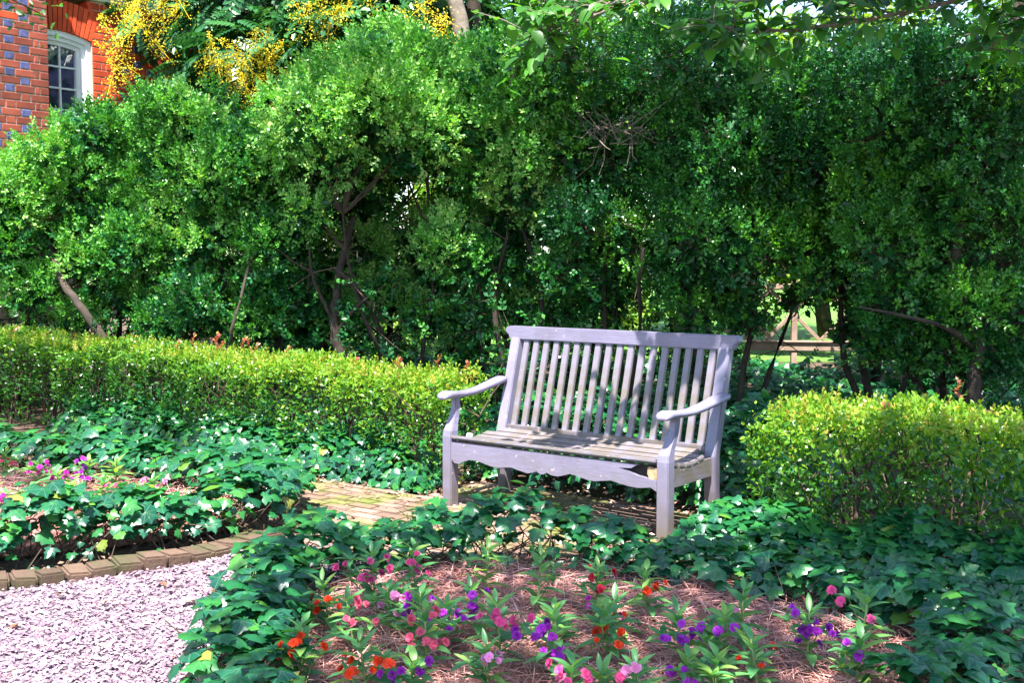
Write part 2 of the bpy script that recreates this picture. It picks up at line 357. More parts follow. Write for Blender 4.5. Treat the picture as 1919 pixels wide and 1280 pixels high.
# pale shell path ---------------------------------------------------
EDGE = catmull([(-3.6, 4.62), (-2.9, 4.86), (-2.31, 5.11), (-1.9, 5.36), (-1.5, 5.66), (-1.2, 6.08)], 24)
gravel = sheet('shell_path', [(-7, -2), (-.6, -2), (-.72, 5.0), (-.55, 5.5), (-.9, 5.9), (-1.2, 6.1)] + [tuple(p) for p in EDGE[::-1][1:]] + [(-7, 3.6)], 0., M['shellbase'])
def shell_chips():
    n = 34000; P = np.stack([rng.uniform(-2.9, -.75, n), rng.uniform(3.3, 6.05, n), np.zeros(n)], 1)
    ey = np.interp(P[:, 0], EDGE[:, 0], EDGE[:, 1]); P = P[P[:, 1] < ey - .02]; n = len(P)
    P[:, 2] = rng.uniform(.002, .016, n)
    T = tmpl([(-.5, -.3, 0), (.1, -.42, .02), (.52, -.1, 0), (.3, .4, .03), (-.35, .35, 0), (0, 0, .13)], [(0, 1, 5), (1, 2, 5), (2, 3, 5), (3, 4, 5), (4, 0, 5)])
    nr = np.stack([rng.normal(0, .3, n), rng.normal(0, .3, n), np.ones(n)], 1)
    g = Geo(); g.scatter(T, P, frames(nr, rsph(n)), np.stack([rng.gamma(3, .0052, n) + .004, rng.gamma(3, .0040, n) + .003, rng.uniform(.008, .024, n)], 1))
    o = g.build('shell_chips', M['shell'], kind='stuff'); tag(o, 'loose pale shell chips covering the path at lower left', 'gravel')
shell_chips()

# brick walk and pad under the bench ---------------------------------
joint = sheet('path_bed', [tuple(W(u_, v_)[:2]) for u_, v_ in ((-2.1, .13), (-.33, .13), (-.33, .74), (1.78, .74), (1.78, .13), (2.38, .13), (2.38, -1.16), (-1.1, -1.16))], .006, M['joint'])
walk = empty('brick_path', tuple(W(0, 0))); walk['kind'] = 'structure'
def pavers():
    L, Wd, H = .205, .098, .03; meshes = []
    for k in range(4):
        bm = bbox((L - .006, Wd - .006, H), .006, 2)
        for v in bm.verts: v.co += Vector((random.uniform(-1, 1), random.uniform(-1, 1), random.uniform(-1, 1))) * .0016
        me = bpy.data.meshes.new('brick'); bm.to_mesh(me); bm.free(); me.materials.append(M['paver']); meshes.append(me)
    def put(u, v, rot):
        p = W(u, v, 0); d = p - CAMP
        o = bpy.data.objects.new('brick', random.choice(meshes)); COL.objects.link(o); o.parent = walk
        o.location = Vector(p) - walk.location + Vector((0, 0, .004 + random.uniform(-.004, .004)))
        o.rotation_euler = (random.uniform(-.02, .02), random.uniform(-.02, .02), ANG + rot + random.uniform(-.012, .012))
    nrow = int(1.3 / .1)
    for r_ in range(13):
        v = -1.12 + r_ * .1
        for c in range(-12, 16):
            u = c * .21 + (r_ % 2) * .105
            if u < -1.0 - (v + 1.12) * 1.1 or u > 2.3: continue
            put(u, v, 0)
    for r_ in range(6):
        v = .18 + r_ * .1
        for c in range(10):
            u = -.22 + c * .21 + (r_ % 2) * .105
            if u < 1.75: put(u, v, 0)
pavers()

# brick edging of the left bed ---------------------------------------
def edging():
    root = empty('brick_edging', (EDGE[60][0], EDGE[60][1], 0))
    tag(root, 'low curved row of mossy tan edging bricks between shell path and left ivy bed', 'edging')
    seg = np.linalg.norm(np.diff(EDGE, axis=0), axis=1); s = np.concatenate([[0], np.cumsum(seg)])
    d = .06; meshes = []
    for k in range(4):
        bm = bmesh.new(); bmesh.ops.create_cube(bm, size=1); bmesh.ops.scale(bm, vec=(.112, .17, .12), verts=bm.verts)
        for v in bm.verts: v.co += Vector((random.uniform(-1, 1), random.uniform(-1, 1), random.uniform(-1, 1))) * .007
        bmesh.ops.bevel(bm, geom=bm.edges[:], offset=.011, segments=2, affect='EDGES')
        me = bpy.data.meshes.new('brick'); bm.to_mesh(me); bm.free(); me.materials.append(M['edging']); meshes.append(me)
    while d < s[-1] - .04:
        x, y = np.interp(d, s, EDGE[:, 0]), np.interp(d, s, EDGE[:, 1]); x2, y2 = np.interp(d + .03, s, EDGE[:, 0]), np.interp(d + .03, s, EDGE[:, 1])
        o = bpy.data.objects.new('brick', random.choice(meshes)); COL.objects.link(o); o.parent = root
        a = math.atan2(y2 - y, x2 - x); o.location = Vector((x - math.sin(a) * .085, y + math.cos(a) * .085, .0 + random.uniform(-.012, .008) - .008)) - root.location
        o.rotation_euler = (random.uniform(-.06, .06), random.uniform(-.05, .05), a + random.uniform(-.05, .05)); o.scale.x = random.uniform(.9, 1.08); d += .119
edging()

# ================================================================== HOUSE
def house():
    org = np.array([-5.3, 13.4, 0]); a = math.atan2(V[1], V[0]); root = empty('brick_house', org, a)
    tag(root, 'red brick house with blue glazed header bricks and a white arched window at upper left', 'house')
    C = .0885; depth = .32
    def box(name, x0, x1, y0, y1, z0, z1, mat, par=root, bev=.003):
        return bm_obj(name, bbox((x1 - x0, y1 - y0, z1 - z0), bev), mat, par, ((x0 + x1) / 2, (y0 + y1) / 2, (z0 + z1) / 2))
    # mortar-coloured cores behind the bricks
    box('wall', -6, -.004, .012, 5, 0, 5.6, M['mortar'])
    wx0, wx1, wz0, wz1 = -.18, .77, 2.2, 4.12
    box('wall', wx1, 2.7, depth + .012, 6, 0, 4.62, M['mortar']); box('wall', -.002, wx1 + .0, depth + .012, 6, 0, wz0, M['mortar'])
    box('wall', -.002, wx1 - .002, depth + .3, 6, wz0, 4.6, M['mortar'])
    box('water_table', -6.0, .02, -.05, .011, 1.05, 1.2, M['mortar'], bev=.01); box('water_table', .03, 2.7, depth - .05, depth + .011, 1.05, 1.2, M['mortar'], bev=.01)
    def brickmesh(L, h, mat):
        bm = bbox((L, .1, h), .005, 1); me = bpy.data.meshes.new('brick'); bm.to_mesh(me); bm.free(); me.materials.append(mat); return me
    lib = {}
    def brick(x0, L, y, z, mat):
        k = (round(L, 3), mat)
        if k not in lib: lib[k] = brickmesh(L, C - .013, M[mat])
        o = bpy.data.objects.new('brick', lib[k]); COL.objects.link(o); o.parent = root
        o.location = (x0 + L / 2, y + .052 + random.uniform(-.003, .002), z + C / 2); o.rotation_euler = (random.uniform(-.006, .006), random.uniform(-.008, .008), 0)
    st, hd, j = .222, .105, .013
    for k in range(26, 55):
        z = k * C; x = -.003; seq = [st, hd] * 3 if k % 2 else [hd, .052] + [st, hd] * 3
        for i, L in enumerate(seq):
            if x < -.95: break
            blue = L == hd and i > 0
            brick(x - L, L, 0, z, ('blue' if random.random() < .82 else 'brown') if blue else ('red' if random.random() < .06 else 'brown')); x -= L + j
    for k in range(12, 16):
        x = -.003
        for L in [st, hd] * 2: brick(x - L, L, 0, k * C, 'red'); x -= L + j
    for k in range(33, 52):
        z = k * C; x = wx1 + .012; seq = ([hd, .052] if k % 2 else []) + [st, hd] * 6
        for i, L in enumerate(seq):
            if x > wx1 + 1.35: break
            brick(x, L, depth, z, 'blue' if (L == hd and i > 2 and random.random() < .45) else 'red'); x += L + j
    # segmental arch of rubbed bricks
    cx = (wx0 + wx1) / 2; hw = (wx1 - wx0) / 2; rise = .08; Rr = (hw * hw + rise * rise) / (2 * rise); zc = wz1 + rise - Rr
    amax = math.asin(hw / Rr) * 1.0; nb = 17
    for i in range(nb):
        t0 = -amax + 2 * amax * i / nb + .004; t1 = -amax + 2 * amax * (i + 1) / nb - .004
        ps = [(cx + r_ * math.sin(t), zc + r_ * math.cos(t)) for r_, t in ((Rr + .003, t0), (Rr + .003, t1), (Rr + .36, t1), (Rr + .36, t0))]
        ps = [(x, min(z, 4.61)) for x, z in ps]
        bm_obj('arch_brick', prism_bm(ps, depth + random.uniform(-.002, .002), depth + .2), M['red'], root)
    bm_obj('spandrel', prism_bm([(wx1 - .02, wz1 + .34), (wx1 + .015, wz1 + .2), (wx1 + .012, 4.6), (wx1 - .05, 4.6)], depth + .004, depth + .2), M['red'], root)
    # window
    win = empty('window', (0, 0, 0)); win.parent = root
    def arc(r_, n=16, z0=wz0):
        am = math.asin(min(1, (hw - (Rr - r_) * 1.0) / r_)) if r_ < Rr else amax
        return [(cx + r_ * math.sin(t), zc + r_ * math.cos(t)) for t in np.linspace(am, -am, n)]
    def arched_band(name, o0, o1, y0, y1, mat):
        bm = bmesh.new()
        def outline(off):
            r_ = Rr - off; h = hw - off; am = math.asin(h / r_); top = [(cx + r_ * math.sin(t), zc + r_ * math.cos(t)) for t in np.linspace(am, -am, 15)]
            return [(cx + h, wz0 + off)] + top + [(cx - h, wz0 + off)]
        A, Bq = outline(o0), outline(o1); n = len(A); vv = []
        for y in (y0, y1): vv.append(([bm.verts.new((x, y, z)) for x, z in A], [bm.verts.new((x, y, z)) for x, z in Bq]))
        for i in range(n):
            k = (i + 1) % n
            for q in ((vv[0][0][i], vv[0][0][k], vv[0][1][k], vv[0][1][i]), (vv[1][0][i], vv[1][1][i], vv[1][1][k], vv[1][0][k]),
                      (vv[0][0][i], vv[1][0][i], vv[1][0][k], vv[0][0][k]), (vv[0][1][i], vv[0][1][k], vv[1][1][k], vv[1][1][i])): bm.faces.new(q)
        bmesh.ops.recalc_face_normals(bm, faces=bm.faces[:]); return bm_obj(name, bm, mat, win)
    arched_band('casing', 0, .065, depth + .03, depth + .2, M['white']); arched_band('jamb', .066, .115, depth + .055, depth + .2, M['white'])
    arched_band('sash', .116, .165, depth + .085, depth + .15, M['white'])
    gx0, gx1 = wx0 + .165, wx1 - .165; pw = (gx1 - gx0) / 3; ztop = wz1 - .08
    for i in (1, 2): box('muntin', gx0 + pw * i - .011, gx0 + pw * i + .011, depth + .092, depth + .13, wz0 + .1, ztop + .05, M['white'], win)
    ph = .252
    for k in range(1, 7): box('muntin', gx0 - .01, gx1 + .01, depth + .095, depth + .128, ztop - ph * k - .011, ztop - ph * k + .011, M['white'], win)
    for i in range(3):
        for k in range(7):
            o = box('pane', gx0 + pw * i + .012, gx0 + pw * (i + 1) - .012, depth + .116, depth + .122, max(wz0 + .1, ztop - ph * (k + 1) + .012), (ztop - ph * k - .012) if k else ztop + .05, M['glass'], win, 0)
            o.rotation_euler = (random.uniform(-.02, .02), 0, random.uniform(-.02, .02))
    box('sill', wx0 - .05, wx1 + .05, depth - .05, depth + .2, wz0 - .08, wz0 - .003, M['white'], win)
    # cornice with blocks
    cor = box('cornice', .0, 2.75, depth - .03, depth + .3, 4.623, 4.70, M['cornice'], root, .01)
    for y, z0, z1 in ((-.045, 4.703, 4.75), (-.08, 4.86, 4.93), (-.12, 4.932, 5.05)): box('moulding', .0, 2.8, depth + y, depth + .3, z0, z1, M['cornice'], root, .008)
    for i in range(9): box('cornice_block', .12 + i * .3, .25 + i * .3, depth - .09, depth - .0, 4.755, 4.857, M['cornice'], root, .006)
    bm_obj('roof', prism_bm([(0, 5.05), (2.9, 5.05), (2.9, 5.12), (0, 5.12)], depth - .14, 6), M['bark'], root)
house()

# ================================================================== BENCH
def bench():
    root = empty('garden_bench', tuple(W(0, 0)), ANG)
    tag(root, 'grey lavender painted wooden garden bench with slatted back and scalloped front apron', 'bench')
    P_ = M['paint']; L = 1.47; lg = .07; D = .52; SH = .425
    def box(name, c, s, rot=None, bev=.004, mat=P_, par=root): return bm_obj(name, bbox(s, bev, 2), mat, par, c, rot)
    # front legs with arm posts that sweep back and out
    for x, sg in ((0, -1), (L, 1)):
        sec = []
        for z, dy, dx, sx, sy in ((0, 0, 0, .07, .07), (.30, 0, 0, .07, .07), (.44, 0, 0, .07, .07), (.475, .004, .0, .066, .066), (.51, .022, .004 * sg, .054, .058), (.55, .045, .008 * sg, .046, .052), (.60, .064, .012 * sg, .042, .046), (.645, .07, .016 * sg, .040, .044), (.685, .068, .018 * sg, .044, .05)):
            sec.append([(x + dx + a * sx / 2, dy + b * sy / 2, z) for a, b in ((-1, -1), (1, -1), (1, 1), (-1, 1))])
        bm = sweep_bm(sec); bmesh.ops.bevel(bm, geom=[e for e in bm.edges if abs((e.verts[0].co - e.verts[1].co).normalized().z) > .5], offset=.005, segments=2, affect='EDGES')
        bm_obj('leg', bm, P_, root)
    # rear legs running up into the raked back stiles
    def yb(z): return D + max(0, z - .40) * .27 - max(0, .25 - z) * -.10
    for x in (0, L):
        sec = []
        for z in (0, .2, .40, .46, .7, 1.0):
            sec.append([(x + a * .07 / 2, yb(z) + b * .062 / 2, z) for a, b in ((-1, -1), (1, -1), (1, 1), (-1, 1))])
        bm = sweep_bm(sec); bmesh.ops.bevel(bm, geom=[e for e in bm.edges if abs((e.verts[0].co - e.verts[1].co).normalized().z) > .5], offset=.005, segments=2, affect='EDGES')
        bm_obj('leg', bm, P_, root)
    # top rail with shaped ends
    x0, x1 = -.082, L + .082; z0, z1 = .985, 1.068
    end = [(0, .0), (-.010, .012), (-.014, .028), (-.028, .038), (-.037, .052), (-.036, .068), (-.026, .080), (-.012, .083)]
    left = [(-.046 + a, z0 + b) for a, b in end]; right = [(L + .046 - a, z0 + b) for a, b in end]
    poly = left + right[::-1]
    bm = prism_bm(poly, -.034, .034); bmesh.ops.bevel(bm, geom=[e for e in bm.edges if abs((e.verts[0].co - e.verts[1].co).normalized().y) < .5], offset=.006, segments=2, affect='EDGES')
    o = bm_obj('top_rail', bm, M['paint_x'], root, (0, yb(1.02), 0))
    # lower back rail and eighteen slats
    box('back_rail', (L / 2, yb(.44) + .002, .437), (L - .072, .045, .035), mat=M['paint_x'])
    n = 18
    zt, zb = .99, .438; ln = math.hypot(zt - zb, yb(zt) - yb(zb)); ang = -math.atan2(yb(zt) - yb(zb), zt - zb)
    me = None
    for i in range(n):
        x = .035 + (L - .07) * (i + .5 + .05) / (n + .1)
        if me is None: o = box('back_slat', (0, 0, 0), (.040, .022, ln), None, .003); me = o.data
        else: o = link('back_slat', me, root)
        o.location = (x, (yb(zt) + yb(zb)) / 2, (zt + zb) / 2); o.rotation_euler = (ang, random.uniform(-.004, .004), 0)
    # seat slats lying along the bench on a dished profile
    m2 = None
    for i in range(7):
        y = -.012 + i * .074; t = i / 6; z = SH - .045 * math.sin(math.pi * min(1, t * 1.0)) * .8 + .012 * (1 - t)
        slope = -.045 * .8 * math.pi * math.cos(math.pi * t) / .444
        o = box('seat_slat', (L / 2, y, z), (L - .074 if i == 0 else L + .05 - (.0 if 0 < i < 6 else .125), .064, .022), (slope, 0, 0), .006, M['paint_x'])
    # side rails
    for x in (0, L): box('side_rail', (x, D / 2, .345), (.045, D - .08, .105), mat=M['paint_y'])
    # scalloped apron; its right end is rotten and split open
    prof = [(0, .105), (.015, .125), (.04, .128), (.065, .11), (.10, .094), (.14, .095), (.18, .106), (.215, .116), (.25, .119), (.285, .111), (.32, .106), (.36, .118), (.40, .127), (.43, .118), (.445, .108), (.465, .122), (.482, .120), (.495, .108), (.52, .119), (.55, .121), (.585, .108), (.61, .097), (.65, .106), (.69, .117), (.725, .119), (.76, .111), (.80, .103), (.84, .113), (.88, .121), (.92, .123), (.955, .116), (.975, .112), (1, .13)]
    a0, a1 = .036, L - .036; zt_ = .412
    low = [(a0 + (a1 - a0) * t, zt_ - d) for t, d in prof]
    top = [(a1, zt_ - .072), (a1 - .05, zt_ - .066), (a1 - .115, zt_ - .058), (a1 - .17, zt_ - .040), (a1 - .235, zt_ - .028), (a1 - .155, zt_ - .022), (a1 - .13, zt_ - .006), (a1 - .11, zt_), (a0, zt_)]
    bm_obj('apron', prism_bm(low + top, -.032, -.006), M['paint_x'], root)
    bm_obj('broken_end', prism_bm([(a1 - .048, zt_ - .068), (a1 - .001, zt_ - .070), (a1 - .001, zt_ - .012), (a1 - .056, zt_ - .006), (a1 - .060, zt_ - .04)], -.026, -.004), M['rawwood'], root)['label'] = 'splintered bare wood at the rotten end of the apron'
    bm_obj('split_shade', prism_bm([(a1 - .24, zt_ - .075), (a1 - .002, zt_ - .075), (a1 - .002, zt_ - .003), (a1 - .24, zt_ - .003)], -.003, .02), M['void'], root)  # near-black block standing for the shade inside the split
    # arms: dished boards with a rounded scroll at the front, fixed outside the stiles
    for x, sg in ((0, -1), (L, 1)):
        sec = []
        prof_ = [(-.070, .672, .024, .016), (-.062, .680, .040, .034), (-.038, .686, .046, .046), (-.015, .689, .046, .048), (.04, .687, .042, .042), (.12, .681, .038, .038), (.22, .682, .037, .038), (.32, .693, .039, .040), (.42, .710, .043, .042), (.50, .724, .046, .044), (.56, .733, .044, .044), (.585, .735, .034, .032)]
        for y, z, hw, hh in prof_:
            cx = x + sg * (.012 + .034 * max(0, y) / .56)
            sec.append([(cx + hw * math.copysign(abs(math.cos(a)) ** .6, math.cos(a)), y, z + hh / 2 * math.copysign(abs(math.sin(a)) ** .7, math.sin(a))) for a in np.arange(12) * math.pi / 6])
        bm_obj('armrest', sweep_bm(sec), M['paint_y'], root, smooth=True)
bench()

# ================================================================== BOXWOODS
def grow(g, p, d, ln, r, depth, wig=.25, up=.1, sides=6):
    """one tapering limb, returns its points"""
    n = 6; pts = [np.array(p, float)]; d = unit(np.array(d, float))
    for i in range(n):
        d = unit(d + rng.normal(0, wig / 2, 3) + np.array([0, 0, up / n])); pts.append(pts[-1] + d * ln / n)
    g.tube(pts, np.linspace(r, r * .45, n + 1), sides); return np.array(pts), d
def boxwood(x, y, label, lobes, sun_bias, mat, size=.135, per=690):
    """multi-stemmed shrub: leafy lobes on leaning stems, dense outside, twiggy and dark inside and below"""
    root = empty('boxwood_shrub', (x, y, 0)); tag(root, label, 'shrub', 'tall boxwood shrubs behind the clipped hedge')
    g = Geo(); tw = Geo(); lf = Geo(); C = []
    back = [(bx + rng.uniform(-.3, .3), by + rng.uniform(.7, 1.1), bz + rng.uniform(-.25, .2), br * 1.15) for bx, by, bz, br in lobes]
    dim = mat == 'boxwood_shade'
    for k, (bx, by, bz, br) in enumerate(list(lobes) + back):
        rear = k >= len(lobes); c = np.array([bx, by, bz]); C.append(c); lobe_tone = rng.normal(.42 + sun_bias, .24 if dim else .14)  # sunlit shrubs get paler lobes, the sun painted into leaf tone
        # small knobs over the lobe give the uneven billowing surface
        nk = 16; kd = unit(rsph(nk) + np.array([0, -.25, .25])); kr = br * rng.uniform(.34, .58, nk); kc = c + kd * (br * rng.uniform(.55, .95, nk))[:, None] * np.array([1, 1, .9])
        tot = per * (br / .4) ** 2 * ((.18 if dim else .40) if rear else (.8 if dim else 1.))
        for q in range(nk):
            n = int(tot / nk * (kr[q] / (.46 * br)) ** 2 * (.45 if kd[q, 2] < -.3 else 1)); d = unit(rsph(n) + kd[q] * .7 + np.array([0, 0, .15]))
            P = kc[q] + d * kr[q] * rng.uniform(.55, 1.08, (n, 1)); t = unit(d + np.array([0, 0, .5]) + rng.normal(0, .3, (n, 3))); nr = unit(d * .6 + np.array([0, 0, .7]) + rng.normal(0, .35, (n, 3)))
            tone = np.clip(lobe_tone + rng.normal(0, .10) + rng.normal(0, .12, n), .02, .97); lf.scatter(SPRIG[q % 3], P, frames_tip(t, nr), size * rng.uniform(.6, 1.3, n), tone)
        n = 110 if dim else 330; P = c + rsph(n) * br * rng.uniform(.2, .85, (n, 1)); lf.scatter(LEAF4, P, frames(rsph(n), rsph(n)), rng.uniform(.06, .12, n), rng.uniform(0, .3, n))  # big inner leaves in dark tones, painting shade inside the lobe
        for q in range(26): e = c + rsph(1)[0] * br * rng.uniform(.7, 1.15); tw.tube([c + rng.normal(0, .05, 3), (c + e) / 2 + rng.normal(0, .05, 3), e], [.007, .004, .0015], 3)
    # sparse shaded sprays hanging in the hollow below
    low = min(l[2] for l in lobes); nl = 330
    P = np.stack([x + rng.normal(0, .55, nl), y + rng.normal(-.1, .45, nl), rng.uniform(.15, max(.9, low + .5), nl)], 1)
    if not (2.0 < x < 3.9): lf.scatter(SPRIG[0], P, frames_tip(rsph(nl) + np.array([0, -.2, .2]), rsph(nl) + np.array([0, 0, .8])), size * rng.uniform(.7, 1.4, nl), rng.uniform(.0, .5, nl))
    tips = []
    for k in range(4):
        a = k * 2 * math.pi / 4 + rng.uniform(-.5, .5); b = (x + math.cos(a) * .12, y + math.sin(a) * .12, -.02)
        pts, d = grow(g, b, (math.cos(a) * .3, math.sin(a) * .3, 1), rng.uniform(1.5, 2.1), rng.uniform(.026, .045), 0, .32); tips.append(pts)
    allp = np.vstack([t[2:] for t in tips])
    for c in C:
        i = np.argmin(np.linalg.norm(allp - c, axis=1) + np.maximum(0, allp[:, 2] - c[2] + .1) * 2); p = allp[i]; mid = (p + c) / 2 + rng.normal(0, .06, 3) - np.array([0, 0, .05])
        tw.tube([p, (p + mid) / 2 + rng.normal(0, .03, 3), mid, c + rng.normal(0, .05, 3)], [.014, .010, .008, .004], 4)
    for q in range(50):
        p = allp[rng.integers(len(allp))]; e = p + unit(rng.normal(0, 1, 3) + np.array([0, -.4, .1])) * rng.uniform(.2, .6); tw.tube([p, (p + e) / 2 + rng.normal(0, .05, 3), e], [.006, .004, .0015], 3)
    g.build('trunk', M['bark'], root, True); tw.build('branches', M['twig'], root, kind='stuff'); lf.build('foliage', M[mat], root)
    if 'bare twigs' in label:
        dt = Geo(); o_ = np.array([.85, 10.35, 2.62])
        for q in range(46):
            b_ = o_ + rng.normal(0, .05, 3) + np.array([rng.uniform(-.1, .25), -.05, 0]); e = b_ + unit(np.array([rng.uniform(-.6, 1), rng.uniform(-.8, .1), rng.uniform(-.35, .5)])) * rng.uniform(.2, .5)
            dt.tube([b_, (b_ + e) / 2 + rng.normal(0, .04, 3) - np.array([0, 0, .03]), e], [.006, .004, .0015], 4)
        dt.build('dead_twigs', M['palebark'], root, kind='stuff')
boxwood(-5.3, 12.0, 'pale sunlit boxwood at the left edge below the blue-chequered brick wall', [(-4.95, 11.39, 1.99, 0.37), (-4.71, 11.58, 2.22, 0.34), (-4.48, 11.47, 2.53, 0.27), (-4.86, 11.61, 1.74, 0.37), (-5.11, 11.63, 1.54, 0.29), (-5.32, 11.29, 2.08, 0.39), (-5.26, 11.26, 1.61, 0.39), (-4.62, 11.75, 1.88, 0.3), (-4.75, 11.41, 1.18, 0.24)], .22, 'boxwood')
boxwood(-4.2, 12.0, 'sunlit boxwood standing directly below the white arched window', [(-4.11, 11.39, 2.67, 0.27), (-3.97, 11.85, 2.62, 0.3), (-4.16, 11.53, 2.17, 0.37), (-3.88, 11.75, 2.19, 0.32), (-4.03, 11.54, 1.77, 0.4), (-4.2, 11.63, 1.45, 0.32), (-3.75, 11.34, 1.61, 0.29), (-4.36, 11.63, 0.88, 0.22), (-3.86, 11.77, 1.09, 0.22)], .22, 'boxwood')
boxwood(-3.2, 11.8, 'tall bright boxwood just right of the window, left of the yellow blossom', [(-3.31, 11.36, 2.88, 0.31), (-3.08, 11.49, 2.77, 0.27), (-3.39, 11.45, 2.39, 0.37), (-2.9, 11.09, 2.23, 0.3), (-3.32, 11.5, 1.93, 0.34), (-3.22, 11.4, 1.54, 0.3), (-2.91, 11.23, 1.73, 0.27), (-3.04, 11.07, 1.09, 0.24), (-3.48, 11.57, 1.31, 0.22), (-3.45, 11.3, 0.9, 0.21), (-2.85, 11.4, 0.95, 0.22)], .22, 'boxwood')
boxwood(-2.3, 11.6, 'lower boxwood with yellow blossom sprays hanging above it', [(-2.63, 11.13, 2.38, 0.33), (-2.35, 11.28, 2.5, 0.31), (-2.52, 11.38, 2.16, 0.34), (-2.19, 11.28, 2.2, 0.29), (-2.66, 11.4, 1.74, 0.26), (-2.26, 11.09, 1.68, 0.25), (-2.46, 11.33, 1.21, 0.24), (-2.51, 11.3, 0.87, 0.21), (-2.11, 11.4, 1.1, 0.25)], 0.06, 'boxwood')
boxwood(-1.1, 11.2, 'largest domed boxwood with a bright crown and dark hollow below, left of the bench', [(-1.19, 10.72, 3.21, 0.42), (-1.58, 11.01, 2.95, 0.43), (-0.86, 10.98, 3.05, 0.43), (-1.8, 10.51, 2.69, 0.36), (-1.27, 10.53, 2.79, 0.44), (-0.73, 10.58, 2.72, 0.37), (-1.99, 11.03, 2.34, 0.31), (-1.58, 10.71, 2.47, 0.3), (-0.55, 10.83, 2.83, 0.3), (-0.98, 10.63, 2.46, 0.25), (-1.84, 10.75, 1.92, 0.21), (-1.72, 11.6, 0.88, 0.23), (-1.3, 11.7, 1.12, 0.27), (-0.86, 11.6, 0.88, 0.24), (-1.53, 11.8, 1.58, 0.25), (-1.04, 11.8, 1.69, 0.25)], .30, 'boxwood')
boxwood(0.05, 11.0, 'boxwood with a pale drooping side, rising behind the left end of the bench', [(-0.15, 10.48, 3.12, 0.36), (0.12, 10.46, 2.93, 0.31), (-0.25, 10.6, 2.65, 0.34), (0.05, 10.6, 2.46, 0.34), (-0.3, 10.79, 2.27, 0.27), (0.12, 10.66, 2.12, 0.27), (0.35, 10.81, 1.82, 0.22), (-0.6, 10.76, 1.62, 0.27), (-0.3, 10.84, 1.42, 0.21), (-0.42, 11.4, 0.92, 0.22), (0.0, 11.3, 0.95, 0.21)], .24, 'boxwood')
boxwood(1.0, 10.9, 'boxwood with bare twigs showing in its crown, behind the right half of the bench', [(0.47, 10.25, 3.28, 0.36), (0.84, 10.67, 3.2, 0.37), (0.69, 10.73, 2.76, 0.25), (1.14, 10.69, 3.01, 0.3), (0.49, 10.49, 2.4, 0.24), (0.93, 10.58, 2.26, 0.29), (0.62, 10.28, 1.81, 0.26), (1.18, 10.65, 2.41, 0.27), (0.49, 10.49, 1.38, 0.22), (1.05, 10.32, 1.67, 0.24), (0.52, 11.2, 0.96, 0.21), (0.98, 11.2, 1.01, 0.22), (0.26, 11.3, 1.32, 0.21)], -0.02, 'boxwood_shade')
boxwood(2.05, 10.5, 'shaded boxwood behind the right armrest of the bench', [(1.36, 9.79, 3.15, 0.36), (1.71, 10.26, 2.95, 0.38), (1.48, 10.34, 2.58, 0.36), (1.86, 9.8, 2.52, 0.34), (1.56, 10.23, 2.14, 0.33), (1.89, 10.0, 2.12, 0.32), (1.59, 9.84, 1.66, 0.3), (1.97, 9.93, 1.64, 0.32), (1.51, 10.21, 1.29, 0.26), (1.9, 10.27, 1.14, 0.26), (1.94, 9.78, 1.39, 0.2), (1.59, 10.1, 0.96, 0.21), (2.01, 10.1, 0.96, 0.14)], -0.02, 'boxwood_shade')
boxwood(3.3, 10.3, 'shaded boxwood directly above the lattice fence', [(2.38, 9.92, 2.85, 0.37), (2.61, 9.58, 2.72, 0.35), (2.26, 9.98, 2.45, 0.35), (2.57, 9.75, 2.29, 0.36), (2.38, 10.08, 1.99, 0.35), (2.81, 10.14, 1.9, 0.35), (2.46, 9.85, 1.57, 0.3), (2.86, 10.15, 1.52, 0.28), (2.21, 9.74, 1.52, 0.23), (2.53, 9.6, 1.3, 0.14)], 0.0, 'boxwood_shade')
boxwood(3.75, 9.8, 'shaded boxwood right of the lattice fence, behind the right hedge', [(2.96, 9.41, 2.91, 0.37), (3.19, 9.07, 2.82, 0.36), (2.88, 9.17, 2.45, 0.34), (3.27, 9.29, 2.38, 0.37), (3.0, 9.42, 2.0, 0.35), (3.26, 9.14, 1.9, 0.34), (2.94, 9.08, 1.52, 0.31), (3.45, 9.57, 1.48, 0.31), (3.08, 9.24, 1.14, 0.26), (3.03, 9.63, 1.03, 0.2), (3.5, 9.59, 1.08, 0.24), (3.22, 9.4, 0.83, 0.2), (3.02, 9.6, 0.77, 0.16), (3.48, 9.3, 0.79, 0.19)], -0.02, 'boxwood_shade')
boxwood(4.5, 9.4, 'dark boxwood at the right edge of the picture', [(3.45, 8.88, 2.87, 0.37), (3.84, 8.93, 2.8, 0.35), (3.48, 8.96, 2.39, 0.35), (3.89, 9.04, 2.36, 0.33), (3.58, 9.01, 1.94, 0.33), (3.9, 8.99, 1.85, 0.33), (3.55, 9.02, 1.52, 0.29), (3.96, 9.21, 1.44, 0.32), (3.6, 8.95, 1.11, 0.25), (3.95, 8.91, 1.03, 0.29), (3.44, 9.08, 0.93, 0.19), (3.7, 9.0, 0.77, 0.21), (3.95, 8.9, 0.7, 0.21), (3.53, 9.1, 0.72, 0.17)], -0.04, 'boxwood_shade')

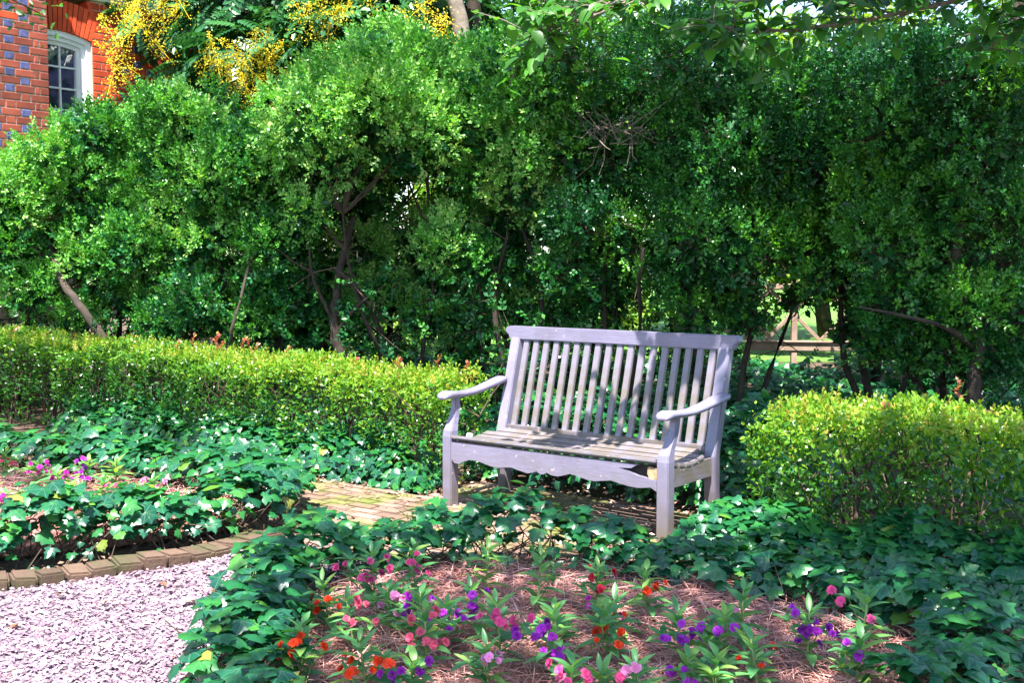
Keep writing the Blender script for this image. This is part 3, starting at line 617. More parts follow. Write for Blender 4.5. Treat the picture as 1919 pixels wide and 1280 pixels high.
# dark leaning trunks standing among the boxwoods
def leaning_trunk(name, pts, r0, r1, label, mat='bark', extra=()):
    root = empty(name, pts[0]); tag(root, label, 'tree trunk'); g = Geo(); p = catmull(pts, 6); p[1:-1] += rng.normal(0, .008, (len(p) - 2, 3))
    g.tube(p, np.linspace(r0, r1, len(p)), 9); g.build('trunk', M[mat], root, True)
    for e in extra:
        b = Geo(); q = catmull(e, 5); b.tube(q, np.linspace(r1 * .8, .008, len(q)), 6); b.build('branch', M[mat], root, True)
leaning_trunk('leaning_trunk', [(3.62, 8.9, -.02), (3.58, 8.9, .55), (3.62, 8.92, .9), (3.42, 8.95, 1.35), (3.55, 9.0, 2.0), (3.75, 9.0, 2.7), (3.9, 9.0, 3.6)], .058, .035, 'crooked dark trunk bending in front of the shrubs at far right',
              extra=[[(3.6, 8.92, .8), (3.3, 8.8, .98), (2.9, 8.7, 1.08), (2.6, 8.65, 1.14)], [(3.62, 8.92, .85), (3.85, 8.85, .7), (4.1, 8.8, .48)]])
leaning_trunk('leaning_trunk', [(-1.55, 10.9, -.02), (-1.58, 10.9, .45), (-1.68, 10.9, .9), (-1.62, 10.9, 1.4), (-1.5, 11, 1.9)], .06, .03, 'dark forked trunk left of centre above the left hedge',
              extra=[[(-1.66, 10.9, .8), (-1.45, 10.8, 1.05), (-1.2, 10.8, 1.25)], [(-1.66, 10.9, .85), (-1.85, 10.8, 1.3), (-1.9, 10.8, 1.7)]])
leaning_trunk('leaning_trunk', [(-3.5, 10.9, -.02), (-3.75, 11.0, .5), (-4.1, 11.05, 1.0), (-4.45, 11.3, 1.4), (-4.8, 11.8, 2.0)], .05, .03, 'thick trunk slanting to the left behind the left hedge')
leaning_trunk('leaning_trunk', [(-2.6, 10.6, -.02), (-2.62, 10.6, .6), (-2.52, 10.7, 1.1), (-2.4, 11.2, 1.9)], .024, .010, 'slender stem rising above the middle of the left hedge')

# ================================================================== TREES BEHIND
def crown_tree(name, label, x, y, H, spread, zlow, nblob, per, T, size, mat, trunk_r=.12, seed_lean=0., group=None, cat='tree', blobs=None, bark='bark', flat=.75):
    root = empty(name, (x, y, 0)); tag(root, label, cat, group); g = Geo(); lf = Geo(); tw = Geo()
    pts, _ = grow(g, (x, y, -.02), (seed_lean, 0, 1), H * .62, trunk_r, 0, .12)
    if blobs is None:
        blobs = []
        for i in range(nblob):
            t = rng.random() ** .8; r_ = spread * math.sin(math.pi * (.12 + .78 * t)) ** .7 * rng.uniform(.35, 1); a = rng.uniform(0, 2 * math.pi)
            blobs.append((x + math.cos(a) * r_, y + math.sin(a) * r_, zlow + (H - zlow) * t, rng.uniform(.5, .95) * spread * .42))
    for bx, by, bz, br in blobs:
        c = np.array([bx, by, bz]); n = per; d = rsph(n); P = c + d * br * rng.uniform(.25, 1, (n, 1)) ** .6 * np.array([1, 1, flat])
        t = unit(d * .6 + rng.normal(0, .5, (n, 3)) + np.array([0, 0, -.35])); nr = unit(np.array([0, 0, 1.]) + d * .5 + rng.normal(0, .45, (n, 3)))
        lf.scatter(T, P, frames(nr, t), size * rng.uniform(.7, 1.25, n), np.clip(rng.normal(.5, .12) + rng.normal(0, .2, n), .01, .99))
        i = np.argmin(np.linalg.norm(pts[2:] - c, axis=1)) + 2; p = pts[i]; mid = (p + c) / 2 + rng.normal(0, .15, 3)
        tw.tube([p, mid, c], [trunk_r * .35, trunk_r * .2, .012], 5)
        for q in range(5): e = c + rsph(1)[0] * br * .8; tw.tube([mid * .3 + c * .7, (c + e) / 2 + rng.normal(0, .05, 3), e], [.014, .008, .004], 3)
    g.build('trunk', M[bark], root, True); tw.build('branches', M[bark], root, kind='stuff'); lf.build('crown', M[mat], root)
    return root
# golden rain tree with yellow panicles
def rain_tree():
    bl = [(-4.2, 14.6, 4.6, .8), (-3.6, 14.4, 4.3, .7), (-3.0, 14.2, 4.5, .9), (-2.2, 14.0, 4.6, .9), (-1.5, 13.8, 4.3, .7), (-2.6, 13.6, 3.6, .6), (-3.5, 13.8, 3.5, .6), (-1.9, 13.4, 3.5, .6), (-2.9, 14.4, 5.4, 1.0), (-1.8, 14.2, 5.3, .9), (-4.0, 14.8, 5.5, .9), (-2.4, 13.1, 3.0, .5), (-.9, 13.8, 4.6, .6), (-3.1, 13.5, 3.9, .55), (-2.2, 13.3, 4.0, .6), (-1.2, 14.4, 5.6, 1.)]
    root = crown_tree('blossom_tree', 'tree with sprays of yellow blossom and feathery leaves right of the window', -2.4, 14.8, 7, 2, 3, 0, 120, PINN, .34, 'rain', .13, blobs=bl)
    spots = [(240, 15), (262, 40), (285, 60), (250, 75), (225, 110), (235, 140), (262, 30), (320, 15), (345, 5), (300, 85), (430, 115), (455, 100), (480, 85), (470, 130), (500, 120), (520, 105), (545, 95), (440, 150), (490, 155), (515, 145), (455, 180), (480, 190), (535, 225), (515, 240), (505, 265), (550, 210), (610, 15), (625, 45), (600, 60), (650, 35), (800, 15), (815, 35), (835, 70), (825, 90), (770, 40), (560, 15), (215, 170), (395, 120), (420, 130), (585, 130), (275, 12), (300, 30), (240, 95), (410, 105), (505, 90), (530, 130), (465, 155), (560, 150), (640, 15), (620, 80), (580, 40), (700, 10), (810, 60), (850, 85), (530, 245), (545, 190), (215, 60), (330, 40)]
    T = tmpl([(-.5, 0, 0), (0, -.35, .25), (.5, 0, 0), (0, .35, .25)], [(0, 1, 2, 3)])
    for i, (px, py) in enumerate(spots):
        Y = 12.55 + random.uniform(-.15, .3); c = np.array([(px - 960) / 2163 * Y, Y, 1.5 + (485 - py) / 2163 * Y])
        g = Geo(); n = 150; t = rng.random(n); ax = unit(np.array([rng.uniform(-.9, .9), rng.uniform(-.6, .2), rng.uniform(.15, 1)])); ln = rng.uniform(.30, .5)
        side = rsph(n) * (.19 * (1.05 - t) ** .7 * rng.uniform(.3, 1, n))[:, None]
        P = c + ax * (t[:, None] - .5) * ln + side; g.scatter(T, P, frames(rsph(n), rsph(n)), rng.uniform(.014, .028, n)); 
        g.tube([c - ax * .7 * ln, c, c + ax * .5 * ln], [.004, .003, .002], 3, .3)
        g.build('flower_panicle', M['rainflower'], root)
rain_tree()
leaning_trunk('tree_trunk', [(-.62, 13.2, -.02), (-.6, 13.2, 2.5), (-.55, 13.2, 3.9), (-.7, 13.2, 4.6), (-.8, 13.2, 5.5)], .13, .07, 'pale mottled trunk standing behind the top of the domed boxwood', 'palebark')
leaning_trunk('tree_trunk', [(-.45, 13.6, -.02), (-.44, 13.6, 2.5), (-.43, 13.6, 4.2), (-.42, 13.6, 6)], .10, .08, 'straight dark trunk beside the pale one behind the domed boxwood', 'bark')
far = [(-9.5, 24, 10, 3.2, .4, 'far'), (-5.5, 26, 11, 3.4, .3, 'far'), (-1.5, 23, 10, 3.0, .3, 'tree'), (2.2, 25, 8.0, 2.8, .3, 'far'), (6.0, 22, 7.0, 2.6, .3, 'far'), (9.6, 21, 9, 3.0, .3, 'tree'), (12.5, 19, 8, 2.8, .3, 'tree')]
fl_ = ['tall light green tree far behind the house corner', 'broad light green tree far behind the yellow blossom', 'dense green tree far behind the domed boxwood', 'light green tree far behind the bench', 'light green tree far beyond the lattice fence', 'green tree far behind the shrubs at right', 'green tree beyond the far right edge of the shrubs']
for (x, y, H, sp, zl, m), lb in zip(far, fl_): crown_tree('background_tree', lb, x, y, H, sp, zl, 26, 330, LEAF4, .20, m, .16, group='trees far behind the garden')
# mid-distance evergreens that close the view behind the boxwoods
for x, y, H, sp, lb in ((.6, 14.8, 5.8, 1.5, 'green tree close behind the boxwood at centre'), (2.3, 14.2, 4.6, 1.2, 'green tree close behind the boxwoods right of centre'), (6.3, 12.2, 6.5, 1.7, 'light green tree close behind the shrubs at the right edge'), (4.2, 13.4, 3.6, .9, 'small light green tree just right of the lattice fence')):
    crown_tree('garden_tree', lb, x, y, H, sp, 1.2, 24, 360, LEAF4, .09, 'far' if x > 4 else 'tree', .09, group='trees close behind the boxwoods')  # lighter leaf colour on the right-hand trees imitates backlit foliage

# understorey that closes the view between the boxwood stems, its leaves coloured dark as shade
for x, y, H, sp, lb in ((-2.9, 13.2, 2.5, .8, 'dark bush in the hollow beneath the yellow blossom tree'), (-2.1, 12.7, 2.6, .8, 'dark bush behind the gap between the lower boxwood and the domed one'), (-1.4, 13.0, 3.0, .9, 'dark bush in the hollow below the domed boxwood, at its left'), (-.3, 12.8, 3.1, .9, 'dark bush in the hollow below the domed boxwood, at its right'), (.9, 12.7, 2.9, .8, 'dark bush seen between the stems above the bench back'), (2.0, 12.6, 3.0, .75, 'dark bush seen between the stems right of the bench back'), (4.4, 12.2, 2.8, .75, 'dark bush behind the shrubs right of the lattice fence'), (5.5, 11.6, 3.0, .8, 'dark bush behind the crooked trunk at far right')):
    crown_tree('understorey_bush', lb, x, y, H, sp, .3, 22, 420, LEAF4, .07, 'boxwood_shade', .05, group='bushes filling the gaps behind the boxwoods', cat='bush')
for x, y, H, sp, lb in ((-4.6, 19.5, 3.2, 1.6, 'sunlit yellow-green bush far back at left'), (-1.8, 19, 3.4, 1.6, 'sunlit yellow-green bush glimpsed low through the domed boxwood'), (.9, 18.5, 3.4, 1.5, 'sunlit yellow-green bush glimpsed just above the bench back'), (3.4, 18.4, 3.2, 1.5, 'sunlit yellow-green bush just left behind the lattice fence'), (5.9, 18, 3.2, 1.5, 'sunlit yellow-green bush just right behind the lattice fence'), (8.6, 17, 3.4, 1.6, 'sunlit yellow-green bush glimpsed at the right edge')):
    crown_tree('sunlit_bush', lb, x, y, H, sp, .2, 20, 330, LEAF4, .12, 'far', .06, group='sunlit bushes beyond the garden', cat='bush')

# lattice fence ------------------------------------------------------
def lattice():
    o3 = np.array([3.25, 15.4, 0]); root = empty('lattice_fence', o3); tag(root, 'weathered wooden fence with crossed lattice braces, glimpsed through the shrubs right of the bench', 'fence')
    def bar(name, x0, z0, x1, z1, wd, dp, y=0.):
        ln = math.hypot(x1 - x0, z1 - z0); bm_obj(name, bbox((ln, dp, wd), .004), M['fence'], root, ((x0 + x1) / 2, y, (z0 + z1) / 2), (0, -math.atan2(z1 - z0, x1 - x0), 0))
    bar('rail', -.3, .34, 3.6, .30, .11, .10); bar('rail', -.3, 1.14, 3.6, 1.10, .07, .08); bar('sill_cap', -.3, .405, 3.6, .365, .02, .15)
    for x in (-.1, .52, 2.0, 3.4): bar('post', x, -.02, x, 1.22, .075, .075, .002)
    for x in (-.1, .52, 1.26, 2.0, 2.7): 
        bar('brace', x - .38, .42, x + .28, 1.09, .05, .035, -.03); bar('brace', x - .32, 1.09, x + .34, .42, .05, .035, .03)
lattice()

# ================================================================== HEDGES
def hedge(u0, u1, v0, v1, h0, h1, label, seed, shoots):
    o3 = W((u0 + u1) / 2, (v0 + v1) / 2); root = empty('clipped_hedge', o3); tag(root, label, 'hedge', 'clipped hedge flanking the bench')
    L = u1 - u0; n = int(L * (5200 if u0 < 0 else 7000)); g = Geo(); rs = np.random.default_rng(seed)
    pu = u0 + rs.random(n) * L; f = rs.random(n); top = f < .42; front = (f >= .42) & (f < .80); back = f >= .80
    ph = rs.uniform(0, 6, 6)
    hh = h0 + (h1 - h0) * (pu - u0) / L + .035 * np.sin(pu * 3.3 + ph[0]) + .028 * np.sin(pu * 8 + ph[1]) + .018 * np.sin(pu * 23 + ph[2])
    endr = np.minimum(1, np.minimum(pu - u0, u1 - pu) / .16); hh *= .80 + .20 * np.sqrt(np.clip(endr, 0, 1))
    pv = rs.uniform(v0, v1, n); z = hh + rs.normal(0, .022, n)
    cross = np.abs((pv - (v0 + v1) / 2) / ((v1 - v0) / 2)); z = np.where(top, z - (.13 if u0 < 0 else .2) * cross ** 3, z)
    zf = hh * (1 - rs.random(n) ** (1.25 if u0 < 0 else .95) * .93); bul = .035 * np.sin(pu * 7 + zf * 6 + ph[3]) + .03 * np.sin(pu * 17 - zf * 9 + ph[4])
    dep = np.abs(rs.normal(0, .07, n))
    pv = np.where(front, v0 + bul + dep - .02, np.where(back, v1 - bul - dep, pv)); z = np.where(top, z, zf)
    # end faces
    e = rs.random(n) < .35 / L; pu = np.where(e & ~top, np.where(rs.random(n) < .5, u0 + dep * .6, u1 - dep * .6), pu); pv = np.where(e & ~top, rs.uniform(v0, v1, n), pv)
    P = B0 + pu[:, None] * U + pv[:, None] * V; P[:, 2] = z
    on = np.where(top[:, None], [0, 0, 1.], np.where(front[:, None], -V, V)); on = on + rs.normal(0, .35, (n, 3))
    t = unit(on * .9 + rs.normal(0, .55, (n, 3)) + np.array([0, 0, .35])); nr = unit(on * .5 + np.array([0, 0, .7]) + rs.normal(0, .5, (n, 3)))
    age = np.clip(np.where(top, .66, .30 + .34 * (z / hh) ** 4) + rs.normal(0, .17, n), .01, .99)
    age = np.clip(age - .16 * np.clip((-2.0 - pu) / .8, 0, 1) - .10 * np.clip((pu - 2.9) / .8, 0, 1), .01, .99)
    keep = (z > .28) | (rs.random(n) < (.4 if u0 < 0 else 1.1))
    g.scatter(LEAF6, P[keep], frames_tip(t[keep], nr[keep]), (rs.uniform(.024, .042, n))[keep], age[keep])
    # upright new growth on the top
    m = int(L * 260); pu = u0 + .05 + rs.random(m) * (L - .1); pv = rs.uniform(v0 + .03, v1 - .03, m); hb = np.interp(pu, [u0, u1], [h0, h1])
    P = B0 + pu[:, None] * U + pv[:, None] * V; P[:, 2] = hb + rs.uniform(-.04, .02, m)
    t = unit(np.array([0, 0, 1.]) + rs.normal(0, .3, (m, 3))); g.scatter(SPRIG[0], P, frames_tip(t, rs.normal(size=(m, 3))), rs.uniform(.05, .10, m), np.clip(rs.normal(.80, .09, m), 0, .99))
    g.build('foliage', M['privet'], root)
    s = Geo()
    for k in range(int(L * 16)):
        u = u0 + .08 + rs.random() * (L - .16); v = rs.uniform(v0 + .08, v1 - .08); p = W(u, v, -.02); hgt = (h0 + h1) / 2
        q = [p, p + np.array([*rs.normal(0, .04, 2), hgt * .35]), p + np.array([*rs.normal(0, .08, 2), hgt * .65]), p + np.array([*rs.normal(0, .12, 2), hgt * .95])]
        s.tube(q, [.012, .010, .007, .003], 5)
        for j in range(4): e_ = q[1 + j % 2] + np.array([*rs.normal(0, .12, 2), rs.uniform(.1, .28)]); s.tube([q[1 + j % 2], (q[1 + j % 2] + e_) / 2 + rs.normal(0, .02, 3), e_], [.005, .004, .002], 4)
    s.build('stems', M['twig'], root, kind='stuff')
    for (u, ln) in shoots:
        b = W(u, rs.uniform(v0 + .1, v1 - .05), np.interp(u, [u0, u1], [h0, h1]) - .02); d = unit(np.array([rs.normal(0, .15), rs.normal(0, .15), 1])); q = Geo()
        q.tube([b, b + d * ln * .6, b + d * ln], [.003, .002, .001], 3, .2)
        k = 9; tt = np.linspace(.45, 1, k); ang = tt * 14; dd = np.stack([np.cos(ang), np.sin(ang), np.full(k, .7)], 1)
        q.scatter(LEAF6, b + d * ln * tt[:, None], frames_tip(dd, np.tile([[0, 0, 1.]], (k, 1)) + rs.normal(0, .3, (k, 3))), rs.uniform(.028, .045, k)); q.build('red_shoot', M['shoot'], root)
sh = [(-3.15, .13), (-3.05, .19), (-2.98, .2), (-2.85, .13), (-2.75, .2), (-2.7, .15), (-2.5, .13), (-2.22, .22), (-2.05, .15), (-1.35, .10), (-1.0, .13), (-.8, .14), (-.6, .16), (-.45, .12), (-1.6, .09), (-4.6, .12), (-5.0, .11), (-5.5, .12)]
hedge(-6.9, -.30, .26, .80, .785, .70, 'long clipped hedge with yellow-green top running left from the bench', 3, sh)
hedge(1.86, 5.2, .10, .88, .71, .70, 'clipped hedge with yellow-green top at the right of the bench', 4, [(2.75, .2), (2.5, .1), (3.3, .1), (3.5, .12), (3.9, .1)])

# ================================================================== IVY
IVYM = [tmesh('leaf', T, M['ivy_obj']) for T in IVY]
def ivy_thing(name, label, org, P, nrm, tip, S, singles, stems, group=None, stuff_small=False):
    root = empty(name, org); tag(root, label, 'ivy', group); n = len(P); Rm = frames(nrm, tip)
    d = np.linalg.norm(P - CAMP, axis=1); face = np.sum(unit(CAMP - P) * unit(nrm), 1); vis = in_view(P)
    score = np.where(vis, S / d * (.4 + np.clip(face, -.2, 1)), 0)
    # crowded leaves further down count less: height above the local stems decides what shows
    idx = np.argsort(-score)[:singles] if singles else np.array([], int)
    rest = np.ones(n, bool); rest[idx] = False
    single_leaves('leaf', IVYM, P[idx], Rm[idx], S[idx], root)
    g = Geo(); ri = np.where(rest)[0]
    for k in range(4):
        q = ri[k::4]; g.scatter(IVYS if stuff_small else IVY[k], P[q], Rm[q], S[q], np.clip(rng.normal(.45, .22, len(q)), 0, 1))
    g.build('leaf_mass', M['ivy'], root, not stuff_small, kind='stuff')
    if stems is not None: stems.build('stems', M['twig'], root, kind='stuff')
    return root
def ivy_ring(name, label, pts, half, hfun, per_m, singles, size=(.05, .10), seed=1):
    c = catmull(pts, 30); seg = np.linalg.norm(np.diff(c[:, :2], axis=0), axis=1); s = np.concatenate([[0], np.cumsum(seg)]); L = s[-1]; n = int(L * per_m); rs = np.random.default_rng(seed)
    d = rs.random(n) * L; x = np.interp(d, s, c[:, 0]); y = np.interp(d, s, c[:, 1]); h = np.interp(d, s, c[:, 2])
    x2 = np.interp(d + .02, s, c[:, 0]); y2 = np.interp(d + .02, s, c[:, 1]); x1 = np.interp(d - .02, s, c[:, 0]); y1 = np.interp(d - .02, s, c[:, 1])
    tx, ty = x2 - x1, y2 - y1; ln = np.hypot(tx, ty) + 1e-9; side = np.stack([-ty / ln, tx / ln, np.zeros(n)], 1)
    phi = np.clip(rs.normal(0, .72, n), -1.75, 1.75); ph = rs.uniform(0, 6, 4)
    hm = h * (1 + .16 * np.sin(d * 6 + ph[0]) + .12 * np.sin(d * 13 + ph[1]) + .08 * np.sin(d * 27 + ph[2]))
    rad = np.where(rs.random(n) < .75, rs.uniform(.86, 1.08, n), rs.uniform(.45, .9, n))
    off = np.sin(phi) * half * rad * (1 + .12 * np.sin(d * 9 + ph[3])); z = hm * (.12 + .88 * np.clip(np.cos(phi), 0, 1) ** .6) * rad - np.clip(np.abs(phi) - 1.3, 0, 1) * .1 * 0 + rs.normal(0, .012, n)
    z = np.where(np.abs(phi) > 1.25, rs.uniform(.03, .6, n) * hm, z); z = np.maximum(z, .02)
    P = np.stack([x, y, z], 1) + side * off[:, None]
    o = side * np.sin(phi)[:, None] + np.array([0, 0, 1.]) * np.clip(np.cos(phi), 0, 1)[:, None]
    nr = unit(o * .75 + np.array([0, 0, .75]) + rs.normal(0, .3, (n, 3)) + np.array([0, -.2, 0])); tip = unit(side * np.sin(phi)[:, None] * .8 + np.array([0, 0, -.5]) + rs.normal(0, .7, (n, 3)))
    S = (size[0] + (size[1] - size[0]) * rs.random(n) ** 1.3) * rs.choice([1, 1, 1, .65, 1.15], n) * np.where(np.abs(phi) > 1.0, .78, 1)
    st = Geo()
    for k in range(int(L * 75)):
        a = rs.random() * L; b = np.clip(a + rs.normal(0, .12), 0, L); ha = np.interp(a, s, c[:, 2]); 
        pa = np.array([np.interp(a, s, c[:, 0]), np.interp(a, s, c[:, 1]), 0]) + np.array([*rs.normal(0, half * .5, 2), 0]); pb = np.array([np.interp(b, s, c[:, 0]), np.interp(b, s, c[:, 1]), ha * rs.uniform(.5, .95)]) + np.array([*rs.normal(0, half * .6, 2), 0])
        mid = (pa + pb) / 2 + np.array([*rs.normal(0, .05, 2), rs.uniform(0, .05)]); st.tube([pa, mid, pb], [.0035, .003, .002], 4)
    return ivy_thing(name, label, (c[len(c) // 2][0], c[len(c) // 2][1], 0), P, nr, tip, S, singles, st)
ivy_ring('ivy_border', 'dark green ivy border curving round the near flower bed in front of the bench',
         [(-.78, 3.3, .24), (-.90, 3.75, .24), (-.98, 4.2, .24), (-.99, 4.65, .23), (-1.0, 5.05, .26), (-.70, 5.36, .27), (-.14, 5.45, .31), (.33, 5.42, .31), (.66, 5.22, .21), (1.02, 4.98, .20), (1.28, 4.8, .26), (1.55, 4.5, .24), (1.68, 4.12, .24), (1.55, 3.75, .23), (1.2, 3.45, .22)], .20, None, 420, 300, (.052, .10), 11)
ivy_ring('ivy_border', 'sunlit ivy border curving round the left flower bed behind the edging bricks',
         [(-3.6, 5.1, .30), (-2.9, 5.35, .30), (-2.35, 5.62, .30), (-1.85, 5.9, .30), (-1.5, 6.2, .29), (-1.36, 6.6, .29), (-1.55, 6.98, .27), (-1.95, 7.3, .25), (-2.6, 7.72, .25), (-3.4, 8.05, .25), (-4.2, 8.3, .25)], .22, None, 430, 300, (.06, .11), 12)
def ivy_patch(name, label, u0, u1, v0, v1, h, n, singles, size=(.05, .09), seed=5, small=False, slope=None):
    rs = np.random.default_rng(seed); pu = rs.uniform(u0, u1, n); pv = rs.uniform(v0, v1, n); ph = rs.uniform(0, 6, 5)
    ef = np.clip((pv - v0) / .16, 0, 1); eu = np.clip(np.minimum(pu - u0, u1 - pu) / .18, 0, 1); eb = np.clip((v1 - pv) / .16, 0, 1)
    prof = np.sqrt(np.clip(np.minimum(np.minimum(ef, eu), eb), .02, 1)); hm = h * (1 + .15 * np.sin(pu * 5 + ph[0]) + .12 * np.sin(pu * 11 + pv * 6 + ph[1]) + .1 * np.sin(pv * 9 + ph[2]))
    if slope: hm = hm * (1 - slope * (1 - np.clip((pv - v0) / (v1 - v0), 0, 1)))
    z = hm * prof * np.where(rs.random(n) < .7, rs.uniform(.85, 1.08, n), rs.uniform(.2, .9, n)) + .01
    edge = (prof < .8); o = np.tile([[0, 0, 1.]], (n, 1)); o = np.where((edge & (ef <= np.minimum(eu, eb)))[:, None], -V + np.array([0, 0, .4]), o)
    o = np.where((edge & (eu < np.minimum(ef, eb)))[:, None], np.where((pu - u0 < u1 - pu)[:, None], -U, U) + np.array([0, 0, .4]), o)
    P = B0 + pu[:, None] * U + pv[:, None] * V; P[:, 2] = z
    nr = unit(o * .7 + np.array([0, 0, .6]) + rs.normal(0, .38, (n, 3)) + np.array([0, -.35, 0])); tip = unit(o * .3 + np.array([0, -.4, -.5]) + rs.normal(0, .7, (n, 3)))
    st = Geo()
    for k in range(int((u1 - u0) * 40)):
        a = W(rs.uniform(u0 + .15, u1 - .15), rs.uniform(v0 + .12, v0 + .4), 0); b = a + np.array([*rs.normal(0, .08, 2), h * rs.uniform(.25, .42)]); st.tube([a, (a + b) / 2 + rs.normal(0, .03, 3), b], [.0035, .003, .002], 4)
    return ivy_thing(name, label, tuple(W((u0 + u1) / 2, (v0 + v1) / 2)), P, nr, tip, rs.uniform(*size, n), singles, st, None, small)
ivy_patch('ivy_bank', 'bank of ivy at the foot of the long left hedge', -4.6, -.42, .12, .52, .40, 3000, 260, seed=21, slope=.45)
ivy_patch('ivy_bank', 'shaded bank of ivy at the foot of the right hedge', 1.62, 4.6, -.30, .24, .33, 3000, 280, (.045, .085), seed=22, slope=.5)
ivy_patch('ivy_bank', 'bright ivy growing directly behind the bench back', -.55, 1.9, .80, 1.55, .46, 2400, 160, seed=23)
def far_ivy():
    rs = np.random.default_rng(31); n = 16000; x = rs.uniform(-6.5, 7, n); y = rs.uniform(6.2, 15, n)
    v = (x - B0[0]) * V[0] + (y - B0[1]) * V[1]; k = (v > 1.1); x, y = x[k], y[k]; n = len(x)
    z = .16 + .07 * np.sin(x * 3) + .06 * np.sin(y * 4 + x) + rs.uniform(-.08, .06, n); P = np.stack([x, y, z], 1)
    g = Geo(); g.scatter(IVYS, P, frames(np.array([0, -.4, 1.]) + rs.normal(0, .4, (n, 3)), rs.normal(size=(n, 3)) + np.array([0, -.5, -.3])), rs.uniform(.07, .12, n), np.clip(rs.normal(.45, .2, n), 0, 1))
    o = g.build('ivy_ground_cover', M['ivy'], kind='stuff'); tag(o, 'ivy carpeting the shaded ground beneath the boxwoods', 'ground cover')
far_ivy()

# ================================================================== FLOWER BEDS
def straw(name, label, poly, zc, n, seed):
    pl = np.array(poly); c = pl.mean(0); bm = bmesh.new(); ring = [bm.verts.new((x, y, .005)) for x, y in poly]; r2 = [bm.verts.new((c[0] + (x - c[0]) * .8, c[1] + (y - c[1]) * .8, zc * .8)) for x, y in poly]; ce = bm.verts.new((c[0], c[1], zc)); k = len(poly)
    for i in range(k):
        j = (i + 1) % k; bm.faces.new((ring[i], ring[j], r2[j], r2[i])); bm.faces.new((r2[i], r2[j], ce))
    bmesh.ops.recalc_face_normals(bm, faces=bm.faces[:])
    o = bm_obj(name + '_mound', bm, M['strawbase']); o['kind'] = 'structure'
    rs = np.random.default_rng(seed); P = []
    lo, hi = pl.min(0), pl.max(0)
    q = rs.uniform(lo, hi, (n * 3, 2)); inside = np.zeros(len(q), bool)
    for i in range(k):
        a, b = pl[i], pl[(i + 1) % k]; t = ((a[1] > q[:, 1]) != (b[1] > q[:, 1])) & (q[:, 0] < (b[0] - a[0]) * (q[:, 1] - a[1]) / (b[1] - a[1] + 1e-12) + a[0]); inside ^= t
    q = q[inside][:n]; n = len(q); P = np.column_stack([q, zc * .9 + rs.uniform(-.005, .035, n) + .02 * np.sin(q[:, 0] * 9) * np.sin(q[:, 1] * 8)])
    T = tmpl([(-.5, 0, 0), (.5, 0, 0), (.5, .35, .10), (-.5, .35, .10), (.5, .7, .09), (-.5, .7, .09), (.3, 1, 0), (-.3, 1, 0)], [(0, 1, 2, 3), (3, 2, 4, 5), (5, 4, 6, 7)])
    ln = rs.uniform(.09, .2, n); th = rs.uniform(0, 2 * math.pi, n); t = np.stack([np.cos(th), np.sin(th), rs.normal(0, .12, n)], 1)
    g = Geo(); g.scatter(T, P, frames_tip(t, np.array([0, 0, 1.]) + rs.normal(0, .3, (n, 3))), np.stack([rs.uniform(.0018, .003, n), ln, ln * rs.uniform(.2, 1.2, n)], 1), rs.random(n))
    o = g.build('pine_straw', M['pinestraw'], kind='stuff'); tag(o, label, 'mulch')
straw('near_bed', 'reddish brown pine straw mulch in the near flower bed', [(-.85, 3.2), (-.95, 4.2), (-.92, 4.8), (-.6, 5.2), (0, 5.45), (.45, 5.4), (.95, 4.95), (1.3, 4.6), (1.6, 4.1), (1.4, 3.5), (1.1, 3.2)], .05, 16000, 41)
straw('left_bed', 'reddish pine straw mulch in the left flower bed', [(-4, 5.4), (-2.9, 5.5), (-2.0, 5.95), (-1.55, 6.3), (-1.5, 6.8), (-2.0, 7.2), (-2.7, 7.6), (-3.5, 7.9), (-4.2, 8.1)], .05, 7000, 42)

LANCEM = [tmesh('leaf', make_leaf_long(.15 + .02 * k, .12 + .16 * k, .05, 6), M['balsam']) for k in range(3)]
def make_flower(seed, mat):
    rs = np.random.default_rng(seed); g = Geo(); T = tmpl([(0, 0, 0), (-.35, .35, .12), (-.52, .8, .02), (-.2, 1.02, -.04), (0, .9, .08), (.2, 1.02, -.04), (.52, .8, .02), (.35, .35, .12)], [(0, 7, 6, 4), (4, 6, 5), (0, 4, 2, 1), (4, 3, 2)])
    for ring, (k, tilt, sc) in enumerate(((5, .15, .030), (5, .6, .025), (4, 1.1, .018))):
        for i in range(k):
            a = 2 * math.pi * (i + .5 * ring) / k + rs.normal(0, .15); t = np.array([math.cos(a), math.sin(a), tilt + rs.normal(0, .15)]); nr = np.array([-math.cos(a) * tilt, -math.sin(a) * tilt, 1.]) + rs.normal(0, .25, 3)
            g.scatter(T, [np.array([0, 0, .002 * ring])], frames_tip(t[None], nr[None]), [sc * rs.uniform(.85, 1.2)], np.array([0.]))
    return g.mesh('flower', mat, True)
FLM = {k: [make_flower(s, M[k]) for s in range(3)] for k in ('orange', 'pink', 'salmon', 'lightpink', 'magenta', 'purple', 'crimson')}
